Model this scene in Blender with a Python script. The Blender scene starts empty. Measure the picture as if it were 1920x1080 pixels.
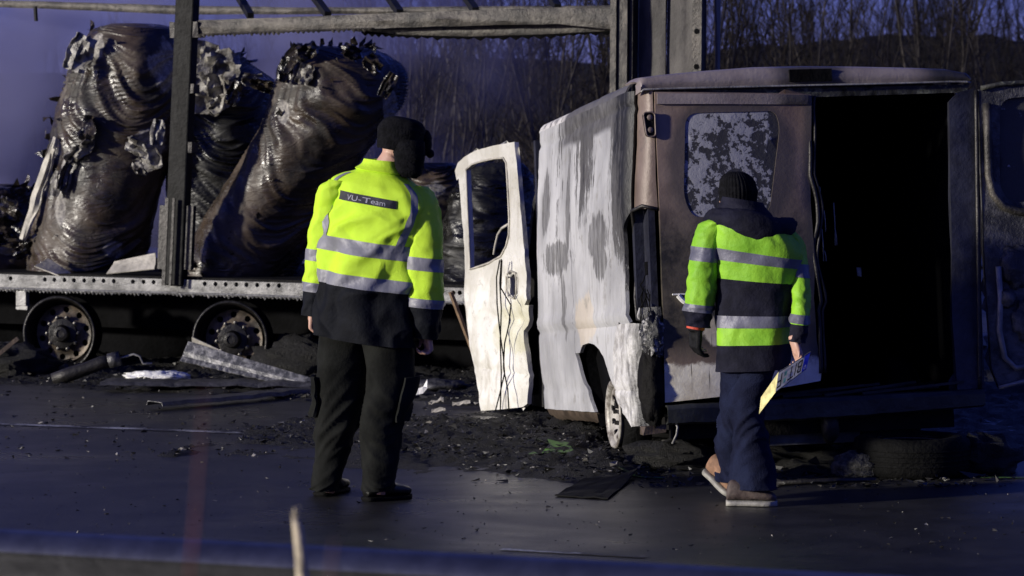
import bpy, math, random
from mathutils import Vector, Matrix, noise
from mathutils.geometry import delaunay_2d_cdt
V = Vector
PI = math.pi
rnd = random.Random(7)
S = bpy.context.scene
COL = S.collection
R = math.radians

# ------------------------------------------------------------------ camera, sky, key light, exposure
FPX, HOR, HC = 5070.0, 310.0, 1.615          # focal length in photo pixels, horizon row, camera height
PITCH = math.atan((540 - HOR) / FPX)
cam = bpy.data.cameras.new('camera'); camo = bpy.data.objects.new('camera', cam); COL.objects.link(camo)
cam.sensor_width = 36; cam.lens = FPX / 1920 * 36; cam.clip_start = 0.1; cam.clip_end = 2000
camo.location = (0, 0, HC); camo.rotation_euler = (PI / 2 - PITCH, 0, 0)
cam.dof.use_dof = True; cam.dof.focus_distance = 13.8; cam.dof.aperture_fstop = 5.0
S.camera = camo
SUN_AZ, SUN_EL = R(67), R(10)                # from straight behind the camera round to the left
to_sun = V((-math.sin(SUN_AZ) * math.cos(SUN_EL), -math.cos(SUN_AZ) * math.cos(SUN_EL), math.sin(SUN_EL)))
W = bpy.data.worlds.new('World'); S.world = W; W.use_nodes = True
wn, wl = W.node_tree.nodes, W.node_tree.links
bg = wn['Background']
sky = wn.new('ShaderNodeTexSky'); sky.sky_type = 'NISHITA'; sky.sun_disc = False
sky.sun_elevation = SUN_EL; sky.sun_rotation = math.atan2(to_sun.x, to_sun.y)
sky.air_density = 1.0; sky.dust_density = 0.3; sky.ozone_density = 4.0
tint = wn.new('ShaderNodeMix'); tint.data_type = 'RGBA'; tint.blend_type = 'MULTIPLY'; tint.inputs[0].default_value = 1
wl.new(sky.outputs[0], tint.inputs[6]); tint.inputs[7].default_value = (0.40, 0.32, 1.0, 1)
wl.new(tint.outputs[2], bg.inputs[0]); bg.inputs[1].default_value = 0.125
sl = bpy.data.lights.new('sun', 'SUN'); slo = bpy.data.objects.new('sun', sl); COL.objects.link(slo)
sl.energy = 5.0; sl.angle = R(3); sl.color = (1.0, 0.94, 0.82)
slo.rotation_euler = to_sun.to_track_quat('Z', 'Y').to_euler(); slo.location = to_sun * 40
S.view_settings.view_transform = 'Standard'; S.view_settings.look = 'None'
S.view_settings.gamma = 1; S.view_settings.exposure = 0.0; S.view_settings.use_curve_mapping = False

# ------------------------------------------------------------------ measuring helpers
_F = V((0, math.cos(PITCH), -math.sin(PITCH))); _U = V((0, math.sin(PITCH), math.cos(PITCH))); _C = V((0, 0, HC))
def ray(px, py): return _F + V((1, 0, 0)) * ((px - 960) / FPX) - _U * ((py - 540) / FPX)
def P(px, py, Y): d = ray(px, py); return _C + d * (Y / d.y)
def G(px, py, z=0.0): d = ray(px, py); return _C + d * ((z - HC) / d.z)
class Frame:                                   # a thing's own axes: measure a point on one of its planes
    def __init__(s, o, x, y, z):
        s.o, s.x, s.y, s.z = V(o), V(x), V(y), V(z)
        s.m = Matrix(((s.x.x, s.y.x, s.z.x, s.o.x), (s.x.y, s.y.y, s.z.y, s.o.y), (s.x.z, s.y.z, s.z.z, s.o.z), (0, 0, 0, 1)))
        s.i = s.m.inverted()
    def at(s, px, py, axis, d):
        c = s.i @ _C; r = s.i.to_3x3() @ ray(px, py)
        return c + r * ((d - c[axis]) / r[axis])

# ------------------------------------------------------------------ object helpers
ROOTM = {}
def tag(o, label=None, cat=None, group=None, kind=None):
    if label: o['label'] = label
    if cat: o['category'] = cat
    if group: o['group'] = group
    if kind: o['kind'] = kind
    return o
def empty(name, m, label, cat, group=None):
    o = bpy.data.objects.new(name, None); COL.objects.link(o); o.empty_display_size = .2
    if not isinstance(m, Matrix): m = Matrix.Translation(V(m))
    o.matrix_world = m; ROOTM[o.name] = m.copy()
    return tag(o, label, cat, group)
def wm(o):
    m = ROOTM.get(o.name)
    return m if m is not None else (wm(o.parent) if o.parent else Matrix())
def link(name, me, parent=None):
    o = bpy.data.objects.new(name, me); COL.objects.link(o)
    if parent: o.parent = parent
    return o
def mk(name, verts, faces, mat, parent=None, smooth=True, local=False, solid=0, angle=None):
    """one mesh object; verts are world points unless local (then they are in the parent's axes)"""
    if parent and not local:
        i = wm(parent).inverted(); verts = [i @ V(v) for v in verts]
    me = bpy.data.meshes.new(name); me.from_pydata([tuple(v) for v in verts], [], faces)
    me.materials.append(mat)
    if smooth: me.polygons.foreach_set('use_smooth', [True] * len(me.polygons))
    if smooth and angle: me.set_sharp_from_angle(angle=R(angle))
    o = link(name, me, parent)
    if solid:
        md = o.modifiers.new('thick', 'SOLIDIFY'); md.thickness = solid; md.offset = -1
        if smooth: es = o.modifiers.new('edge', 'EDGE_SPLIT'); es.split_angle = R(38)
    return o
class MB:
    def __init__(s): s.v = []; s.f = []
    def add(s, v, f):
        n = len(s.v); s.v += [V(q) for q in v]; s.f += [tuple(i + n for i in q) for q in f]; return s
    def box(s, a, b, m=None, jit=0):
        a, b = V(a), V(b)
        v = [V((x, y, z)) for x in (a.x, b.x) for y in (a.y, b.y) for z in (a.z, b.z)]
        if jit: v = [q + V([rnd.uniform(-jit, jit) for _ in range(3)]) for q in v]
        if m: v = [m @ q for q in v]
        return s.add(v, [(0, 1, 3, 2), (4, 6, 7, 5), (0, 4, 5, 1), (2, 3, 7, 6), (0, 2, 6, 4), (1, 5, 7, 3)])
    def tube(s, pts, rad, n=8, cap=True, squash=1, up=V((0, 0, 1))):
        pts = [V(p) for p in pts]; N = len(pts)
        if not hasattr(rad, '__len__'): rad = [rad] * N
        v = []; prev = None
        for i, p in enumerate(pts):
            t = (pts[min(i + 1, N - 1)] - pts[max(i - 1, 0)]); t = t.normalized() if t.length > 1e-9 else V((0, 0, 1))
            if prev is None:
                a = t.cross(up)
                if a.length < .05: a = t.cross(V((1, 0, 0)))
            else: a = prev - t * prev.dot(t)
            a.normalize(); prev = a; b = t.cross(a)
            for k in range(n):
                q = 2 * PI * k / n; v.append(p + (a * math.cos(q) + b * (math.sin(q) * squash)) * rad[i])
        f = [(i * n + k, i * n + (k + 1) % n, (i + 1) * n + (k + 1) % n, (i + 1) * n + k) for i in range(N - 1) for k in range(n)]
        if cap: f += [tuple(range(n - 1, -1, -1)), tuple((N - 1) * n + k for k in range(n))]
        return s.add(v, f)
    def bar(s, a, b, w, h, up=V((0, 0, 1))):
        a, b = V(a), V(b); t = (b - a).normalized(); x = t.cross(up).normalized(); y = x.cross(t)
        v = [p + x * (i * w / 2) + y * (j * h / 2) for p in (a, b) for i, j in ((-1, -1), (1, -1), (1, 1), (-1, 1))]
        return s.add(v, [(3, 2, 1, 0), (4, 5, 6, 7), (0, 1, 5, 4), (1, 2, 6, 5), (2, 3, 7, 6), (3, 0, 4, 7)])
    def ball(s, c, r, nu=14, nv=9, fn=None):
        c = V(c); r = V(r) if hasattr(r, '__len__') else V((r, r, r)); v = []
        for j in range(nv + 1):
            th = PI * j / nv
            for i in range(nu):
                ph = 2 * PI * i / nu
                d = V((math.sin(th) * math.cos(ph), math.sin(th) * math.sin(ph), math.cos(th)))
                k = fn(d) if fn else 1
                v.append(c + V((d.x * r.x, d.y * r.y, d.z * r.z)) * k)
        f = [(j * nu + i, (j + 1) * nu + i, (j + 1) * nu + (i + 1) % nu, j * nu + (i + 1) % nu) for j in range(nv) for i in range(nu)]
        return s.add(v, f)
    def lathe(s, prof, m, n=40):
        """prof: (radius, height) along m's z axis"""
        v = [m @ V((r * math.cos(2 * PI * k / n), r * math.sin(2 * PI * k / n), h)) for r, h in prof for k in range(n)]
        f = [(i * n + k, i * n + (k + 1) % n, (i + 1) * n + (k + 1) % n, (i + 1) * n + k) for i in range(len(prof) - 1) for k in range(n)]
        return s.add(v, f)
    def build(s, name, mat, parent=None, smooth=False, local=False, angle=None):
        return mk(name, s.v, s.f, mat, parent, smooth, local, angle=angle)
def pip(x, y, poly):
    c = False; j = len(poly) - 1
    for i in range(len(poly)):
        a, b = poly[i], poly[j]
        if (a[1] > y) != (b[1] > y) and x < (b[0] - a[0]) * (y - a[1]) / (b[1] - a[1]) + a[0]: c = not c
        j = i
    return c
def resample(poly, res):
    out = []
    for i in range(len(poly)):
        a, b = V(poly[i]), V(poly[(i + 1) % len(poly)]); n = max(1, int((b - a).length / res))
        out += [tuple(a.lerp(b, k / n)) for k in range(n)]
    return out
def rounded(poly, r, n=5):
    out = []; N = len(poly)
    for i in range(N):
        p = V(poly[i]); a = V(poly[i - 1]) - p; b = V(poly[(i + 1) % N]) - p
        k = min(r, a.length * .45, b.length * .45); a = p + a.normalized() * k; b = p + b.normalized() * k
        out += [tuple(a.lerp(p, t).lerp(p.lerp(b, t), t)) for t in [q / n for q in range(n + 1)]]
    return out
def sheet(outer, holes=(), res=.05, fn=None):
    """triangulated sheet with holes; fn(u, v) -> 3-D point"""
    loops = [resample(outer, res)] + [resample(h, res) for h in holes]
    pts = []; ed = []
    for lp in loops:
        n = len(pts); pts += lp; ed += [(n + i, n + (i + 1) % len(lp)) for i in range(len(lp))]
    xs = [p[0] for p in outer]; ys = [p[1] for p in outer]
    rim = {}
    for p in pts: rim.setdefault((int(p[0] // res), int(p[1] // res)), []).append(p)
    y = min(ys) + res * .5; k = 0
    while y < max(ys):
        x = min(xs) + res * (.5 if k % 2 else .0)
        while x < max(xs):
            if pip(x, y, outer) and not any(pip(x, y, h) for h in holes):
                cx, cy = int(x // res), int(y // res)
                if all((p[0] - x) ** 2 + (p[1] - y) ** 2 > (.5 * res) ** 2 for i in (-1, 0, 1) for j in (-1, 0, 1) for p in rim.get((cx + i, cy + j), ())):
                    pts.append((x, y))
            x += res
        y += res * .87; k += 1
    r = delaunay_2d_cdt([V(p) for p in pts], ed, [], 0, 1e-6)
    vs = r[0]; fs = []
    for t in r[2]:
        c = (vs[t[0]] + vs[t[1]] + vs[t[2]]) / 3
        if pip(c.x, c.y, outer) and not any(pip(c.x, c.y, h) for h in holes): fs.append(tuple(t))
    return [fn(v.x, v.y) for v in vs], fs
def circ(cx, cy, r, n=12): return [(cx + r * math.cos(2 * PI * k / n), cy + r * math.sin(2 * PI * k / n)) for k in range(n)]
def nz(*a): return noise.noise(V(a))
def fr(x, y, z, o=4): return noise.fractal(V((x, y, z)), .9, 2.0, o)
def sstep(a, b, x):
    t = min(1, max(0, (x - a) / (b - a))); return t * t * (3 - 2 * t)
class Loft:
    """skin over rings; keys: (t, centre, half axis A, half axis B)"""
    def __init__(s, keys, n=2.3, disp=None): s.k = keys; s.n = n; s.d = disp
    def ring(s, t):
        k = s.k; i = 0
        while i < len(k) - 2 and t > k[i + 1][0]: i += 1
        a, b = k[i], k[i + 1]; q = min(1, max(0, (t - a[0]) / (b[0] - a[0])))
        p0 = k[max(0, i - 1)]; p3 = k[min(len(k) - 1, i + 2)]; out = []
        for c in (1, 2, 3):
            m1 = (b[c] - p0[c]) * ((b[0] - a[0]) / max(1e-6, b[0] - p0[0])); m2 = (p3[c] - a[c]) * ((b[0] - a[0]) / max(1e-6, p3[0] - a[0]))
            q2, q3 = q * q, q * q * q
            out.append(a[c] * (2 * q3 - 3 * q2 + 1) + m1 * (q3 - 2 * q2 + q) + b[c] * (3 * q2 - 2 * q3) + m2 * (q3 - q2))
        return out
    def pt(s, u, t, off=0):
        C, A, B = s.ring(t); a = 2 * PI * u; c, q = math.cos(a), math.sin(a); e = 2 / s.n
        r = A * math.copysign(abs(c) ** e, c) + B * math.copysign(abs(q) ** e, q)
        d = off + (s.d(u, t) if s.d else 0)
        return C + r + r.normalized() * d
    def grid(s, t0, t1, nt, nu=48, u0=0, u1=1, off=0, cap=0):
        """u0/u1 may be functions of t; cap 1 = start, 2 = end, 3 = both"""
        cl = not callable(u0) and abs(u1 - u0 - 1) < 1e-6; n = nu if cl else nu + 1
        v = []
        for j in range(nt + 1):
            t = t0 + (t1 - t0) * j / nt; a = u0(t) if callable(u0) else u0; b = u1(t) if callable(u1) else u1
            v += [s.pt(a + (b - a) * i / nu, t, off) for i in range(n)]
        f = [(j * n + i, j * n + (i + 1) % n, (j + 1) * n + (i + 1) % n, (j + 1) * n + i) for j in range(nt) for i in range(nu)]
        if cap & 1: v.append(s.ring(t0)[0]); f += [(len(v) - 1, (i + 1) % n, i) for i in range(nu)]
        if cap & 2: v.append(s.ring(t1)[0]); q = nt * n; f += [(len(v) - 1, q + i, q + (i + 1) % n) for i in range(nu)]
        return v, f

# ------------------------------------------------------------------ material helper
class NB:
    def __init__(s, name):
        s.m = bpy.data.materials.new(name); s.m.use_nodes = True; s.t = s.m.node_tree
        s.p = s.t.nodes['Principled BSDF']; s._co = None
    def new(s, t): return s.t.nodes.new(t)
    def set(s, sock, v):
        if isinstance(v, bpy.types.NodeSocket): s.t.links.new(v, sock)
        elif v is not None:
            if sock.type == 'RGBA' and not hasattr(v, '__len__'): v = (v, v, v)
            sock.default_value = (*v, 1) if sock.type == 'RGBA' and len(v) == 3 else v
    def co(s):
        if not s._co: s._co = s.new('ShaderNodeTexCoord').outputs['Object']
        return s._co
    def map(s, scale=(1, 1, 1), loc=(0, 0, 0), rot=(0, 0, 0), vec=None):
        n = s.new('ShaderNodeMapping'); s.set(n.inputs[0], vec or s.co()); n.inputs[1].default_value = loc; n.inputs[2].default_value = rot; n.inputs[3].default_value = scale
        return n.outputs[0]
    def noise(s, scale=5, det=5, rough=.55, vec=None, dist=0):
        n = s.new('ShaderNodeTexNoise'); s.set(n.inputs['Vector'], vec or s.co()); n.inputs['Scale'].default_value = scale
        n.inputs['Detail'].default_value = det; n.inputs['Roughness'].default_value = rough; n.inputs['Distortion'].default_value = dist
        return n.outputs[0]
    def vor(s, scale=5, vec=None, feat='F1'):
        n = s.new('ShaderNodeTexVoronoi'); n.feature = feat; s.set(n.inputs['Vector'], vec or s.co()); n.inputs['Scale'].default_value = scale
        return n.outputs[0]
    def ma(s, op, a, b=0, c=None, clamp=False):
        n = s.new('ShaderNodeMath'); n.operation = op; n.use_clamp = clamp; s.set(n.inputs[0], a); s.set(n.inputs[1], b)
        if c is not None: s.set(n.inputs[2], c)
        return n.outputs[0]
    def step(s, x, a, b):
        n = s.new('ShaderNodeMapRange'); n.interpolation_type = 'SMOOTHSTEP'
        s.set(n.inputs[0], x); n.inputs[1].default_value = a; n.inputs[2].default_value = b
        return n.outputs[0]
    def xyz(s, vec=None):
        n = s.new('ShaderNodeSeparateXYZ'); s.set(n.inputs[0], vec or s.co()); return n.outputs
    def mix(s, f, a, b):
        n = s.new('ShaderNodeMix'); n.data_type = 'RGBA'; s.set(n.inputs[0], f); s.set(n.inputs[6], a); s.set(n.inputs[7], b); return n.outputs[2]
    def blob(s, c, r, wob=.5, scale=6, nv=None):
        """0..1 stain of half axes r about the point c with a ragged edge"""
        v = s.map(tuple(1 / q for q in r), tuple(-a / b for a, b in zip(c, r)))
        n = s.new('ShaderNodeVectorMath'); n.operation = 'LENGTH'; s.set(n.inputs[0], v)
        d = s.ma('ADD', n.outputs['Value'], s.ma('MULTIPLY', s.ma('SUBTRACT', s.noise(scale, 6, .68, nv), .5), wob * 2))
        return s.step(d, 1.05, .85)
    def bump(s, h, dist=.01, st=1.0):
        n = s.new('ShaderNodeBump'); n.inputs['Strength'].default_value = st; n.inputs['Distance'].default_value = dist; s.set(n.inputs['Height'], h); return n.outputs[0]
    def out(s, col, rough=.6, metal=0, normal=None, spec=.5, **kw):
        s.set(s.p.inputs['Base Color'], col); s.set(s.p.inputs['Roughness'], rough); s.set(s.p.inputs['Metallic'], metal)
        s.p.inputs['Specular IOR Level'].default_value = spec
        if normal is not None: s.set(s.p.inputs['Normal'], normal)
        for k, v in kw.items(): s.set(s.p.inputs[k.replace('_', ' ')], v)
        return s.m
def plain(name, c, rough=.6, metal=0, var=.3, scale=8, bump=0.004, bs=40, spec=.5):
    b = NB(name); n = b.noise(scale, 5, .6)
    lo = tuple(x * (1 - var) for x in c); hi = tuple(min(1, x * (1 + var)) for x in c)
    return b.out(b.mix(b.step(n, .3, .7), lo, hi), rough, metal, b.bump(b.noise(bs, 4), bump) if bump else None, spec)
MT = {}
MT['soot'] = plain('soot', (.007, .0065, .0065), .75, 0, .5, 6, .01, 30, .12)
MT['black'] = plain('burnt black', (.003, .003, .0035), .85, 0, .4, 6, .006, 30, .06)
MT['sootblue'] = plain('blued soot metal', (.02, .021, .034), .5, .2, .5, 5, .01, 14)
MT['darkmetal'] = plain('dark metal', (.022, .020, .019), .5, .4, .5, 7, .006, 30)
MT['greymetal'] = plain('grey metal', (.23, .225, .22), .5, .3, .4, 9, .004, 60)
MT['rust'] = plain('heat brown metal', (.10, .075, .055), .5, .4, .5, 8, .004, 50)
MT['paleash'] = plain('pale ash metal', (.40, .375, .32), .6, .1, .35, 8, .006, 30)
MT['rubber'] = plain('burnt rubber', (.004, .004, .004), .8, 0, .4, 10, .01, 40, .1)
MT['white'] = plain('white plastic', (.7, .69, .66), .5, 0, .25, 12, .004, 30)
MT['tan'] = plain('tan wood', (.16, .105, .06), .7, 0, .3, 20)

# ------------------------------------------------------------------ the ground
b = NB('wet asphalt')
fine = b.noise(160, 3, .7); big = b.noise(.55, 4, .6, dist=.5); mid = b.noise(3.5, 5, .6)
streak = b.noise(2.0, 4, .6, b.map((.5, 1.3, 1), rot=(0, 0, R(20))))
col = b.mix(b.step(mid, .35, .7), (.018, .018, .019), (.034, .033, .033))
col = b.mix(b.ma('MULTIPLY', b.step(fine, .62, .75), .6), col, (.09, .088, .085))
wet = b.ma('MULTIPLY', b.step(big, .42, .62), b.step(streak, .1, .6))
rough = b.ma('SUBTRACT', .44, b.ma('MULTIPLY', wet, .18))
nrm = b.bump(b.ma('ADD', fine, b.ma('MULTIPLY', b.noise(38, 3), .8)), .005, .5)
MT['asphalt'] = b.out(col, rough, 0, nrm, .4)
mk('road', [(-400, -60, 0), (400, -60, 0), (400, 700, 0), (-400, 700, 0)], [(0, 1, 2, 3)], MT['asphalt'], None, False)['kind'] = 'structure'
TH = R(20)
ROADX = V((math.cos(TH), -math.sin(TH), 0)); ROADN = V((math.sin(TH), math.cos(TH), 0))
# worn edge line
b = NB('worn road paint'); n = b.noise(2.2, 7, .75); n2 = b.noise(60, 4, .7)
w = b.ma('MULTIPLY', b.step(n, .44, .60), b.step(n2, .3, .55))
MT['paint'] = b.out(b.mix(w, (.025, .024, .024), (.36, .36, .37)), .55, 0, b.bump(n2, .002))
def strip(name, a, bp, w, mat, z, lab, cat):
    a, bp = V(a), V(bp); d = (bp - a).normalized(); q = V((-d.y, d.x, 0)) * (w / 2); N = 24
    v = []
    for i in range(N + 1):
        p = a.lerp(bp, i / N)
        for sg in (-1, 1): v.append(p + q * (sg * (1 + .35 * nz(i * .9, sg, 3.3))) + V((0, 0, z)))
    o = mk(name, v, [(2 * i, 2 * i + 1, 2 * i + 3, 2 * i + 2) for i in range(N)], mat)
    o['kind'] = 'structure'; return o
strip('edge_line', G(-80, 793), G(470, 813), .11, MT['paint'], .004, None, None)
strip('edge_line', G(940, 1031), G(1210, 1046), .05, MT['paint'], .004, None, None)
strip('edge_line', G(1790, 787), G(2050, 795), .30, MT['paint'], .004, None, None)
# verge ground on the camera's side of the crash barrier
MT['verge'] = plain('verge soil', (.02, .02, .015), .9, 0, .5, 6, .03, 20)
q0 = V((-1.2, 6.65, 0))
mk('verge', [q0 - ROADX * 60 + V((0, 0, .03)), q0 + ROADX * 60 + V((0, 0, .03)), q0 + ROADX * 60 - ROADN * 40 + V((0, 0, .03)), q0 - ROADX * 60 - ROADN * 40 + V((0, 0, .03))], [(3, 2, 1, 0)], MT['verge'], None, False)['kind'] = 'structure'
# burnt ground with ash, uneven, from the trailer to the van
b = NB('ash ground'); n = b.noise(3, 6, .65); f2 = b.noise(45, 5, .7)
MT['ash'] = b.out(b.mix(b.step(f2, .5, .72), b.mix(n, (.004, .004, .004), (.012, .011, .010)), (.03, .028, .026)), .62, 0, b.bump(b.ma('ADD', f2, b.noise(140, 3)), .02), .35)
def ash_z(x, y):
    p = V((x, y)); d = 0
    t = V((x + 3.5, y - 21.3)); along = t.x * math.cos(R(24)) - t.y * math.sin(R(24)); deep = t.x * math.sin(R(24)) + t.y * math.cos(R(24))
    e1 = sstep(-2.3, -.7, deep + .35 * nz(x * 1.1, y, 1)) * sstep(9.5, 8, along)
    e2 = sstep(2.4, 1.2, math.hypot((x - .75) / 1.35, (y - 15.9) / 1.0) + .55 * nz(x * 1.3, y * .8, 5) + .3 * nz(x * 4.5, y * 3, 8))
    e = max(e1, e2)
    return -.03 + e * (.034 + .06 * max(0, fr(x * 1.6, y * 1.6, 2) + .25) + .06 * max(0, nz(x * 5, y * 5, 0)) + .05 * abs(nz(x * 13, y * 13, 4)))
v = []; nx, ny = 300, 240
for j in range(ny + 1):
    for i in range(nx + 1):
        x = -6.5 + 12.5 * i / nx; y = 13.2 + 11.5 * j / ny; v.append((x, y, ash_z(x, y)))
mk('burnt_ground', v, [(j * (nx + 1) + i, j * (nx + 1) + i + 1, (j + 1) * (nx + 1) + i + 1, (j + 1) * (nx + 1) + i) for j in range(ny) for i in range(nx)], MT['ash'])['kind'] = 'structure'
# loose chips
b = NB('debris chips'); oi = b.new('ShaderNodeNewGeometry').outputs['Random Per Island']
MT['chips'] = b.out(b.mix(b.step(oi, .94, 1.0), b.mix(oi, (.004, .004, .004), (.022, .020, .018)), (.30, .28, .25)), .5, 0)
mb = MB()
def chip(mb, p, s):
    v = [V((rnd.gauss(0, 1), rnd.gauss(0, 1), rnd.gauss(0, .5))) * s for _ in range(5)]
    v = [p + q for q in v]
    mb.add(v, [(0, 1, 2), (0, 2, 3), (0, 3, 4), (0, 4, 1), (1, 4, 3), (1, 3, 2)])
k = 0
while k < 8500:
    px = rnd.uniform(-60, 1250); py = rnd.uniform(690, 860 if px < 850 else 905); p = G(px, py)
    if ash_z(p.x, p.y) < 0.004 and rnd.random() > .05: continue
    chip(mb, V((p.x, p.y, max(0, ash_z(p.x, p.y)) + .006)), abs(rnd.gauss(0, .0065)) + .003); k += 1
for _ in range(1300):
    p = G(rnd.uniform(0, 1920), rnd.uniform(800, 1040)); chip(mb, p + V((0, 0, .003)), abs(rnd.gauss(0, .0026)) + .0016)
for _ in range(900):
    p = G(rnd.uniform(1180, 1900), rnd.uniform(840, 915)); chip(mb, p + V((0, 0, .008)), abs(rnd.gauss(0, .010)) + .004)
mb.build('debris_chips', MT['chips'])['kind'] = 'stuff'
# hill behind
b = NB('dark hillside'); MT['hill'] = b.out(b.mix(b.noise(1.2, 6, .7), (.012, .012, .014), (.03, .028, .030)), .95, 0, None, .1)
v = []; nx, ny = 90, 20
for j in range(ny + 1):
    for i in range(nx + 1):
        x = -70 + 140 * i / nx; y = 46 + 60 * j / ny
        z = -.5 + 5.3 * sstep(0, .6, j / ny) * (1 + .12 * fr(x * .12, y * .05, 1)) + .012 * x * j / ny * 4
        v.append((x, y, z + .3 * fr(x * .8, y * .8, 4) * (j > 0)))
mk('hill', v, [(j * (nx + 1) + i, j * (nx + 1) + i + 1, (j + 1) * (nx + 1) + i + 1, (j + 1) * (nx + 1) + i) for j in range(ny) for i in range(nx)], MT['hill'])['kind'] = 'structure'

# ------------------------------------------------------------------ bare trees
MT['bark'] = plain('pale bark', (.040, .035, .032), .85, 0, .4, 4, .004, 30, .2)
MT['twig'] = plain('dark twigs', (.024, .020, .018), .9, 0, .4, 4, 0, 30, .1)
MT['farwood'] = plain('far wood', (.008, .0075, .009), .95, 0, .4, 2, 0, 30, .1)
def grow(seed, h, r0, spread=.35, nb=16, fork=True):
    g = random.Random(seed); tr, br = MB(), MB()
    def path(p, d, L, n, wob, lift):
        pts = [V(p)]; d = V(d).normalized()
        for _ in range(n):
            d = (d + V((g.gauss(0, wob), g.gauss(0, wob), lift + g.gauss(0, wob * .5)))).normalized(); pts.append(pts[-1] + d * (L / n))
        return pts
    stems = []
    for s in range(2 if fork and g.random() < .6 else 1):
        a = g.uniform(0, 2 * PI); t = g.uniform(.03, spread * .5)
        st = path((0, 0, -.05), (math.cos(a) * t, math.sin(a) * t, 1), h * g.uniform(.8, 1), 8, .06, .05); stems.append(st)
        tr.tube(st, [r0 * (1 - .86 * i / 8) for i in range(9)], 5)
    for st in stems:
        for k in range(nb):
            q = g.uniform(.12, .97) ** .8 * 8; i = min(7, int(q)); p = st[i].lerp(st[i + 1], q - i)
            a = g.uniform(0, 2 * PI); up = g.uniform(.55, 1.6); L = h * g.uniform(.12, .34) * (1.1 - q / 11)
            b1 = path(p, (math.cos(a), math.sin(a), up), L, 4, .13, .07); rr = max(.006, r0 * .42 * (1 - q / 10))
            br.tube(b1, [rr, rr * .8, rr * .6, rr * .45, .004], 3, False)
            for _ in range(g.randint(2, 5)):
                w = g.uniform(.25, 1) * 4; i2 = min(3, int(w)); p2 = b1[i2].lerp(b1[i2 + 1], w - i2); a2 = g.uniform(0, 2 * PI)
                b2 = path(p2, (math.cos(a2) * .8, math.sin(a2) * .8, g.uniform(.2, 1.4)), L * g.uniform(.3, .7), 3, .16, .08)
                br.tube(b2, [rr * .5, rr * .4, rr * .3, .003], 3, False)
    return tr, br
protos = []
TREEG = 'bare saplings and trees behind the wrecks'
kinds = [('slender bare sapling with pale bark in the thicket behind the wrecks', .022, .25, 11), ('forked bare tree with many upright twigs in the thicket behind the wrecks', .034, .5, 20), ('dense bare shrubby tree with fine dark twigs in the thicket behind the wrecks', .026, .8, 26)]
for s in range(9):
    lab, r0, sp, nb = kinds[s % 3]
    tr, br = grow(50 + s, 5.2, r0, sp, nb)
    o = empty('bare_tree', (0, 0, 0), lab, 'tree', TREEG)
    tr.build('trunk', MT['bark'], o, True, True); br.build('crown', MT['twig'], o, False, True); protos.append(o)
spots = []
g = random.Random(31)
for k in range(112):
    px = g.uniform(-60, 1990) if k < 18 else g.uniform(650, 1180) if k < 62 else g.uniform(1180, 1990)
    Y = g.uniform(29.5, 44); spots.append((px, Y, g.uniform(.8, 1.2) * (1.0 if px > 700 else .75)))
for i, (px, Y, sc) in enumerate(spots):
    src = protos[i % 9]
    if i < 9: o = src
    else:
        o = src.copy(); COL.objects.link(o)
        for ch in src.children:
            c = ch.copy(); COL.objects.link(c); c.parent = o
    o.matrix_world = Matrix.Translation((( px - 960) / FPX * Y, Y, 0)) @ Matrix.Rotation(g.uniform(0, 6.28), 4, 'Z') @ Matrix.Diagonal((sc, sc, sc * g.uniform(.9, 1.15), 1))
fw = MB(); ft = [grow(200 + s, 6.0, .05, .5, 18) for s in range(5)]
for k in range(260):
    x = g.uniform(-14, 16); y = g.uniform(54, 84); tr, br = ft[k % 5]; sc = g.uniform(.55, .85) if x > -2 else g.uniform(.25, .42)
    z = 5.0 * sstep(0, .6, (y - 46) / 60) - .6
    m = Matrix.Translation((x, y, z)) @ Matrix.Rotation(g.uniform(0, 6.28), 4, 'Z') @ Matrix.Diagonal((sc, sc, sc, 1))
    for q in (tr, br): fw.add([m @ w for w in q.v], q.f)
fw.build('far_wood', MT['farwood'])['kind'] = 'stuff'

# ------------------------------------------------------------------ the burnt trailer
TT = R(24)
_tx = V((math.cos(TT), -math.sin(TT), -.007)).normalized(); _ty = V((math.sin(TT), math.cos(TT), 0)); _tz = _tx.cross(_ty)
TF = Frame(((118 - 960) / FPX * 21.3, 21.3, 0), _tx, _ty, _tz)
trailer = empty('burnt_trailer', TF.m, 'burnt out lorry trailer frame standing on bare wheel rims behind the two men', 'trailer')
def T(px, py, n=0.0): return TF.at(px, py, 1, n)          # point of the trailer's side plane (or n metres behind it)
b = NB('scorched rail metal'); n = b.noise(7, 6, .65); n2 = b.noise(30, 5, .7); fl = b.noise(3, 4, .6, b.map((1, 1, 5)))
c = b.mix(b.step(n, .32, .62), (.07, .069, .067), (.25, .247, .24)); c = b.mix(b.step(n2, .58, .70), c, (.02, .02, .02))
MT['rail'] = b.out(c, .5, .25, b.bump(b.ma('ADD', n2, fl), .008))
b = NB('sooty rail metal'); n = b.noise(5, 6, .65); n2 = b.noise(22, 5, .7)
c = b.mix(b.step(n, .35, .68), (.022, .020, .018), (.095, .085, .072)); c = b.mix(b.step(n2, .57, .68), c, (.012, .012, .012))
MT['sootrail'] = b.out(c, .5, .3, b.bump(n2, .01))
MT['toothed'] = plain('bright molten edge', (.36, .355, .34), .35, .5, .5, 30, .008, 60)
MT['post'] = plain('blackened post', (.007, .007, .0068), .6, .0, .7, 9, .006, 25, .15)
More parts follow.
